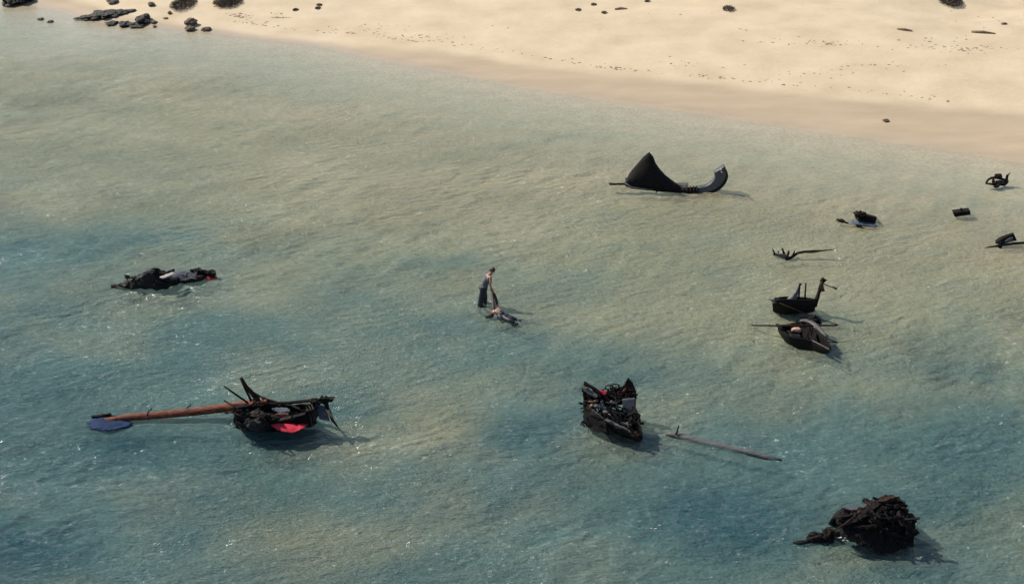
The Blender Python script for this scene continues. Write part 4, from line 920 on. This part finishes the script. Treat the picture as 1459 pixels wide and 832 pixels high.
for f, q in ((fL, Vector((.08, -.08, .05))), (fR, Vector((.09, -.05, .05)))):
    skin_mesh('boot', [([f - (q * .3), f + q * .2, f + q * 1.05], [.055, .062, .045], None)], 'tarp', ly)
MB().shell([[Q(711, 446, .30), Q(714, 449, .27), Q(718, 452, .22)], [Q(708, 449, .24), Q(712, 453, .2), Q(715, 457, .12)], [Q(709, 454, .06), Q(714, 459, .03), Q(717, 463, .0)]], .02, .01, sub=2).build('coat_tail', 'dark', ly)
# ---------------------------------------------------- shore: rocks, driftwood, shrubs, wrack
def boulder(name, px, py, rx, ry, rz, label, cat='rock', m='rock', seed=0, rot=0, group=None, sub=4, amp=.35, sink=.35, parts=None):
    b = L(px, py); mb = MB()
    for dx, dy, k in (parts or [(0, 0, 1)]):
        q = b + Vector((dx, dy, 0)); q.z = Tz(q.x, q.y)
        mb.lump(q + Vector((0, 0, rz * k * (1 - sink))), (rx * k, ry * k, rz * k), seed + dx, amp, 1.5, sub, False, rot)
    o = mb.build(name, m); 
    c = sum((v.co for v in o.data.vertices), Vector()) / len(o.data.vertices)
    for v in o.data.vertices: v.co -= c
    o.location = c
    return tag(o, label, cat, group)
SC = lambda py: FPX * math.sin(PITCH + math.atan((py - 416) / FPX)) / CAM_H      # photo pixels per metre at the water line
boulder('rock', 22, 6, .75, 1.2, .55, 'large black rock in the water at the top left corner', seed=3, parts=[(-.3, .4, 1), (.55, .7, .8), (-.6, 1.6, .9)])
# long dark ledge running up the sand
b0, b1 = L(118, 28), L(183, 17.5)
mb = MB()
for k in range(9):
    f = k / 8; c = b0.lerp(b1, f); c.z = Tz(c.x, c.y) + .10
    w = (.22, .42, .62, .72, .74, .62, .5, .36, .2)[k]
    mb.lump(c, (.55, w * 1.3, w * .30), 20 + k, .35, 1.6, 3, False, .3)
o = mb.build('rock_ledge', 'rock', None); tag(o, 'long dark tapering rock ledge running from the water up the sand', 'rock')
for i, (px, py, rx, ry, rz, lb) in enumerate([(160, 34.5, .42, .5, .11, 'low flat dark rock, left end of the row below the long ledge'), (178, 36, .36, .6, .13, 'dark rock in the middle of the row below the long ledge'), (194, 36.5, .6, .6, .10, 'flat dark slab at the foot of the biggest rock in the row'),
        (204, 31, .46, .8, .24, 'biggest rounded dark rock at the right end of the row below the long ledge')]):
    boulder('rock', px, py, rx, ry, rz, lb, seed=30 + i, group='rocks by the waterline at the left')
for i, (px, py, rx, ry, rz, lb) in enumerate([(219, 33, .2, .3, .1, 'small brown stone just right of the biggest rounded rock'), (220, 39, .12, .16, .07, 'tiny brown stone right of and below the biggest rounded rock'), (272, 36, .42, .5, .28, 'brown triangular rock, upper of two on the wet sand'), (271, 43.5, .30, .35, .18, 'brown rock below the triangular rock at the waterline'),
        (294, 43.5, .34, .3, .13, 'low brown rock right of the two brown rocks at the waterline'), (216, 8.5, .22, .35, .16, 'small dark stone on the pale sand above the rock row'), (161, 4, .35, .6, .18, 'dark stone at the top edge above the long ledge'),
        (242, 20, .12, .2, .1, 'small dark pebble on the sand below the dark scrub'), (236, 27, .18, .16, .05, 'flat reddish pebble on the wet sand left of the triangular rock'), (1262, 173, .16, .16, .07, 'lone small dark stone on the wet sand at the right')]):
    boulder('rock', px, py, rx, ry, rz, lb, m='brock', seed=50 + i, sub=3, group='small stones on the beach')
for px, py, lb in ((58, 28.5, 'small dark rock tip in the shallows, leftmost of two below the corner rock'), (72, 32, 'small dark rock tip in the shallows, nearer the long ledge of two')):
    boulder('rock', px, py, .22, .25, .07, lb, seed=int(px), sub=3, group='rock tips in the shallows')
# scrub of twigs: dark low plants on the dry sand
def shrub(px, py, rx, ry, rz, label, seed, n=260, m='twig'):
    b = L(px, py); rs = random.Random(seed); mb = MB()
    root = thing('shrub', b, label, 'shrub')
    for _ in range(n):
        a = rs.uniform(0, 6.283); r = rs.random() ** .5; h = rs.uniform(.3, 1) * (1 - .6 * r * r)
        base = b + Vector((math.cos(a) * r * rx * .6, math.sin(a) * r * ry * .6, -.03)); base.z = Tz(base.x, base.y) - .02
        tip = b + Vector((math.cos(a) * r * rx + rs.uniform(-.1, .1), math.sin(a) * r * ry + rs.uniform(-.1, .1), h * rz))
        mb.tube([base, base.lerp(tip, .55) + Vector((rs.uniform(-.08, .08), rs.uniform(-.08, .08), .05)), tip], [.018, .014, .008], 4, 0, False)
    mb.build('branches', m, root)
    mb = MB()
    for _ in range(n * 4):
        a = rs.uniform(0, 6.283); r = rs.random() ** .6; h = rs.random() * (1 - .7 * r * r)
        p = b + Vector((math.cos(a) * r * rx, math.sin(a) * r * ry, h * rz * .95)); d = Vector((rs.gauss(0, 1), rs.gauss(0, 1), rs.gauss(0, .6))).normalized(); e = d.orthogonal().normalized()
        s_ = rs.uniform(.03, .07); q = d.cross(e) * .006
        mb.slab([p - d * s_, p + e * s_ * .45, p + d * s_, p - e * s_ * .45], q)
    mb.build('leaves', 'leaf', root)
    return root
M['leaf'] = surface('dusky_leaf', (.03, .026, .02), (.10, .085, .062), .8, (5, 5, 5), .2, 3, .3)
shrub(262, 6.5, .95, 1.9, .42, 'dark low scrub on the sand above the brown rocks', 5)
shrub(325, 5.5, 1.1, 1.4, .55, 'dark mounded scrub at the top edge, right of the other dark scrub', 6)
shrub(1354, 4, .85, 1.2, .5, 'dark round shrub at the top edge near the right corner', 7)
shrub(1038, 14, .45, .7, .3, 'small pale brown shrub alone on the upper sand right of the middle', 8, 60)
tuft = [(824, 15, 'small dark tuft on the upper sand, left of three'), (846, 7.5, 'small dark tuft on the upper sand, highest of three'), (861, 19, 'small dark tuft on the upper sand, right of three'), (455, 8, 'upper brown tuft near the top edge left of the middle'),
        (453, 12.5, 'lower brown tuft near the top edge left of the middle'), (421, 15, 'low brown tuft on the sand right of the seaweed streaks'), (922, 2.5, 'dark tuft cut by the top edge right of the middle')]
for i, (px, py, lb) in enumerate(tuft):
    o = shrub(px, py, .2, .3, .14, lb, 60 + i, 26, 'weed'); o['group'] = 'small tufts on the upper sand'; o['category'] = 'tuft'; o.name = 'plant_tuft'
for i, (px, py, l, a, lb) in enumerate([(1289, 44, .5, -.5, 'short dark driftwood stick on the sand at upper right'), (1401, 48, .75, -.35, 'thin driftwood stick near the right edge'), (1431, 35.5, .2, 0, 'tiny dark driftwood bit, upper right near the edge'), (885, 14, .45, .1, 'thin driftwood twig on the upper sand right of the three tufts')]):
    p = L(px, py); d = Vector((math.cos(a), math.sin(a), 0)) * l
    o = MB().tube([p - d + Vector((0, 0, .04)), p + Vector((0, 0, .09)), p + d + Vector((0, 0, .05))], [.09, .08, .03], 6, .2).build('driftwood', 'weed', None, .01)
    tag(o, lb, 'driftwood', 'driftwood on the sand')
# strand line: seaweed scraps nobody could count
rs = random.Random(99); mb = MB()
def scrap(p, s_):
    a = rs.uniform(0, 3.14); z = Tz(p.x, p.y)
    mb.lump((p.x, p.y, z + s_ * .06), (s_ * rs.uniform(.8, 1.8), s_ * rs.uniform(.5, 1), s_ * rs.uniform(.1, .25)), rs.randint(0, 99), .4, 2, 1, False, rs.gauss(-.3, .35))
dpx = DRY_PX
def along(f):
    k = f * (len(dpx) - 1); i = min(int(k), len(dpx) - 2); u = k - i
    return (dpx[i][0] + (dpx[i + 1][0] - dpx[i][0]) * u, dpx[i][1] + (dpx[i + 1][1] - dpx[i][1]) * u)
for _ in range(190):
    x, y = along(rs.uniform(.2, .97)); y -= abs(rs.gauss(0, 3.2)) + .5
    scrap(L(x, y), rs.uniform(.03, .09))
for cx, cy, sx, sy, n in ((345, 24, 14, 2.5, 60), (335, 21, 10, 2, 30), (398, 25.5, 9, .8, 40), (395, 20, 12, 2, 18), (1180, 62, 50, 4, 60), (1360, 70, 60, 5, 60), (1380, 72, 30, 3, 25), (1055, 42, 8, 2, 8), (1250, 95, 60, 6, 30), (1160, 105, 50, 4, 24), (520, 40, 50, 6, 40), (600, 52, 50, 5, 34), (930, 20, 80, 8, 10), (1330, 60, 60, 12, 24), (1100, 58, 40, 5, 14), (1390, 30, 50, 10, 12), (700, 40, 90, 15, 8), (960, 92, 60, 6, 20)):
    for _ in range(int(n * .65)): scrap(L(rs.gauss(cx, sx * .6), max(2, rs.gauss(cy, sy * .6))), rs.uniform(.03, .085))
o = mb.build('seaweed_scraps', 'weed'); tag(o, 'brown seaweed scraps strewn along the strand line', None, None, 'stuff')
# splashes of foam: thin broken blobs lying on the water
mb = MB()
for px, py, sx, sy, n in ((696, 432, 3, 1.0, 26), (680, 433, 3, .7, 10), (1199, 766, 6, 1.5, 9), (361, 601, 3, 1, 8), (340, 604, 14, 2, 12), (1112, 489, 4, 1.2, 10), (231, 396, 4, 2, 0)):
    for _ in range(n):
        p = G(rs.gauss(px, sx), rs.gauss(py, sy)); s_ = rs.uniform(.012, .036)
        mb.lump((p.x, p.y, .035), (s_ * 1.7, s_, s_ * .6), rs.randint(0, 99), .4, 2, 1, True)
k = 0
while k < 150:                   # white flecks imitating sun glints on the waves, in drifts
    px, py = rs.uniform(-40, 1500), rs.uniform(20, 850)
    p = G(px, py); s_ = float(sdist(SHORE, np.array([p.x]), np.array([p.y]))[0])
    if s_ > -5: continue
    if rs.random() > .22 + 2.2 * max(0.0, float(fbm(np.array([p.x / 5]), np.array([p.y / 3.5]), 401, 3)[0])): continue
    for _ in range(rs.choice((1, 1, 1, 2, 3))):
        l = rs.uniform(.010, .022); q = Vector((p.x + rs.gauss(0, .16), p.y + rs.gauss(0, .07), .022))
        mb.lump(q, (l * rs.uniform(2, 4), l * .8, l * .4), k, .5, 2, 1, True, R(26) + rs.gauss(0, .25)); k += 1
o = mb.build('foam_and_glints', 'foam_and_glints'); tag(o, 'white flecks imitating sun glints over the waves and froth splashed round the wrecks', None, None, 'stuff')
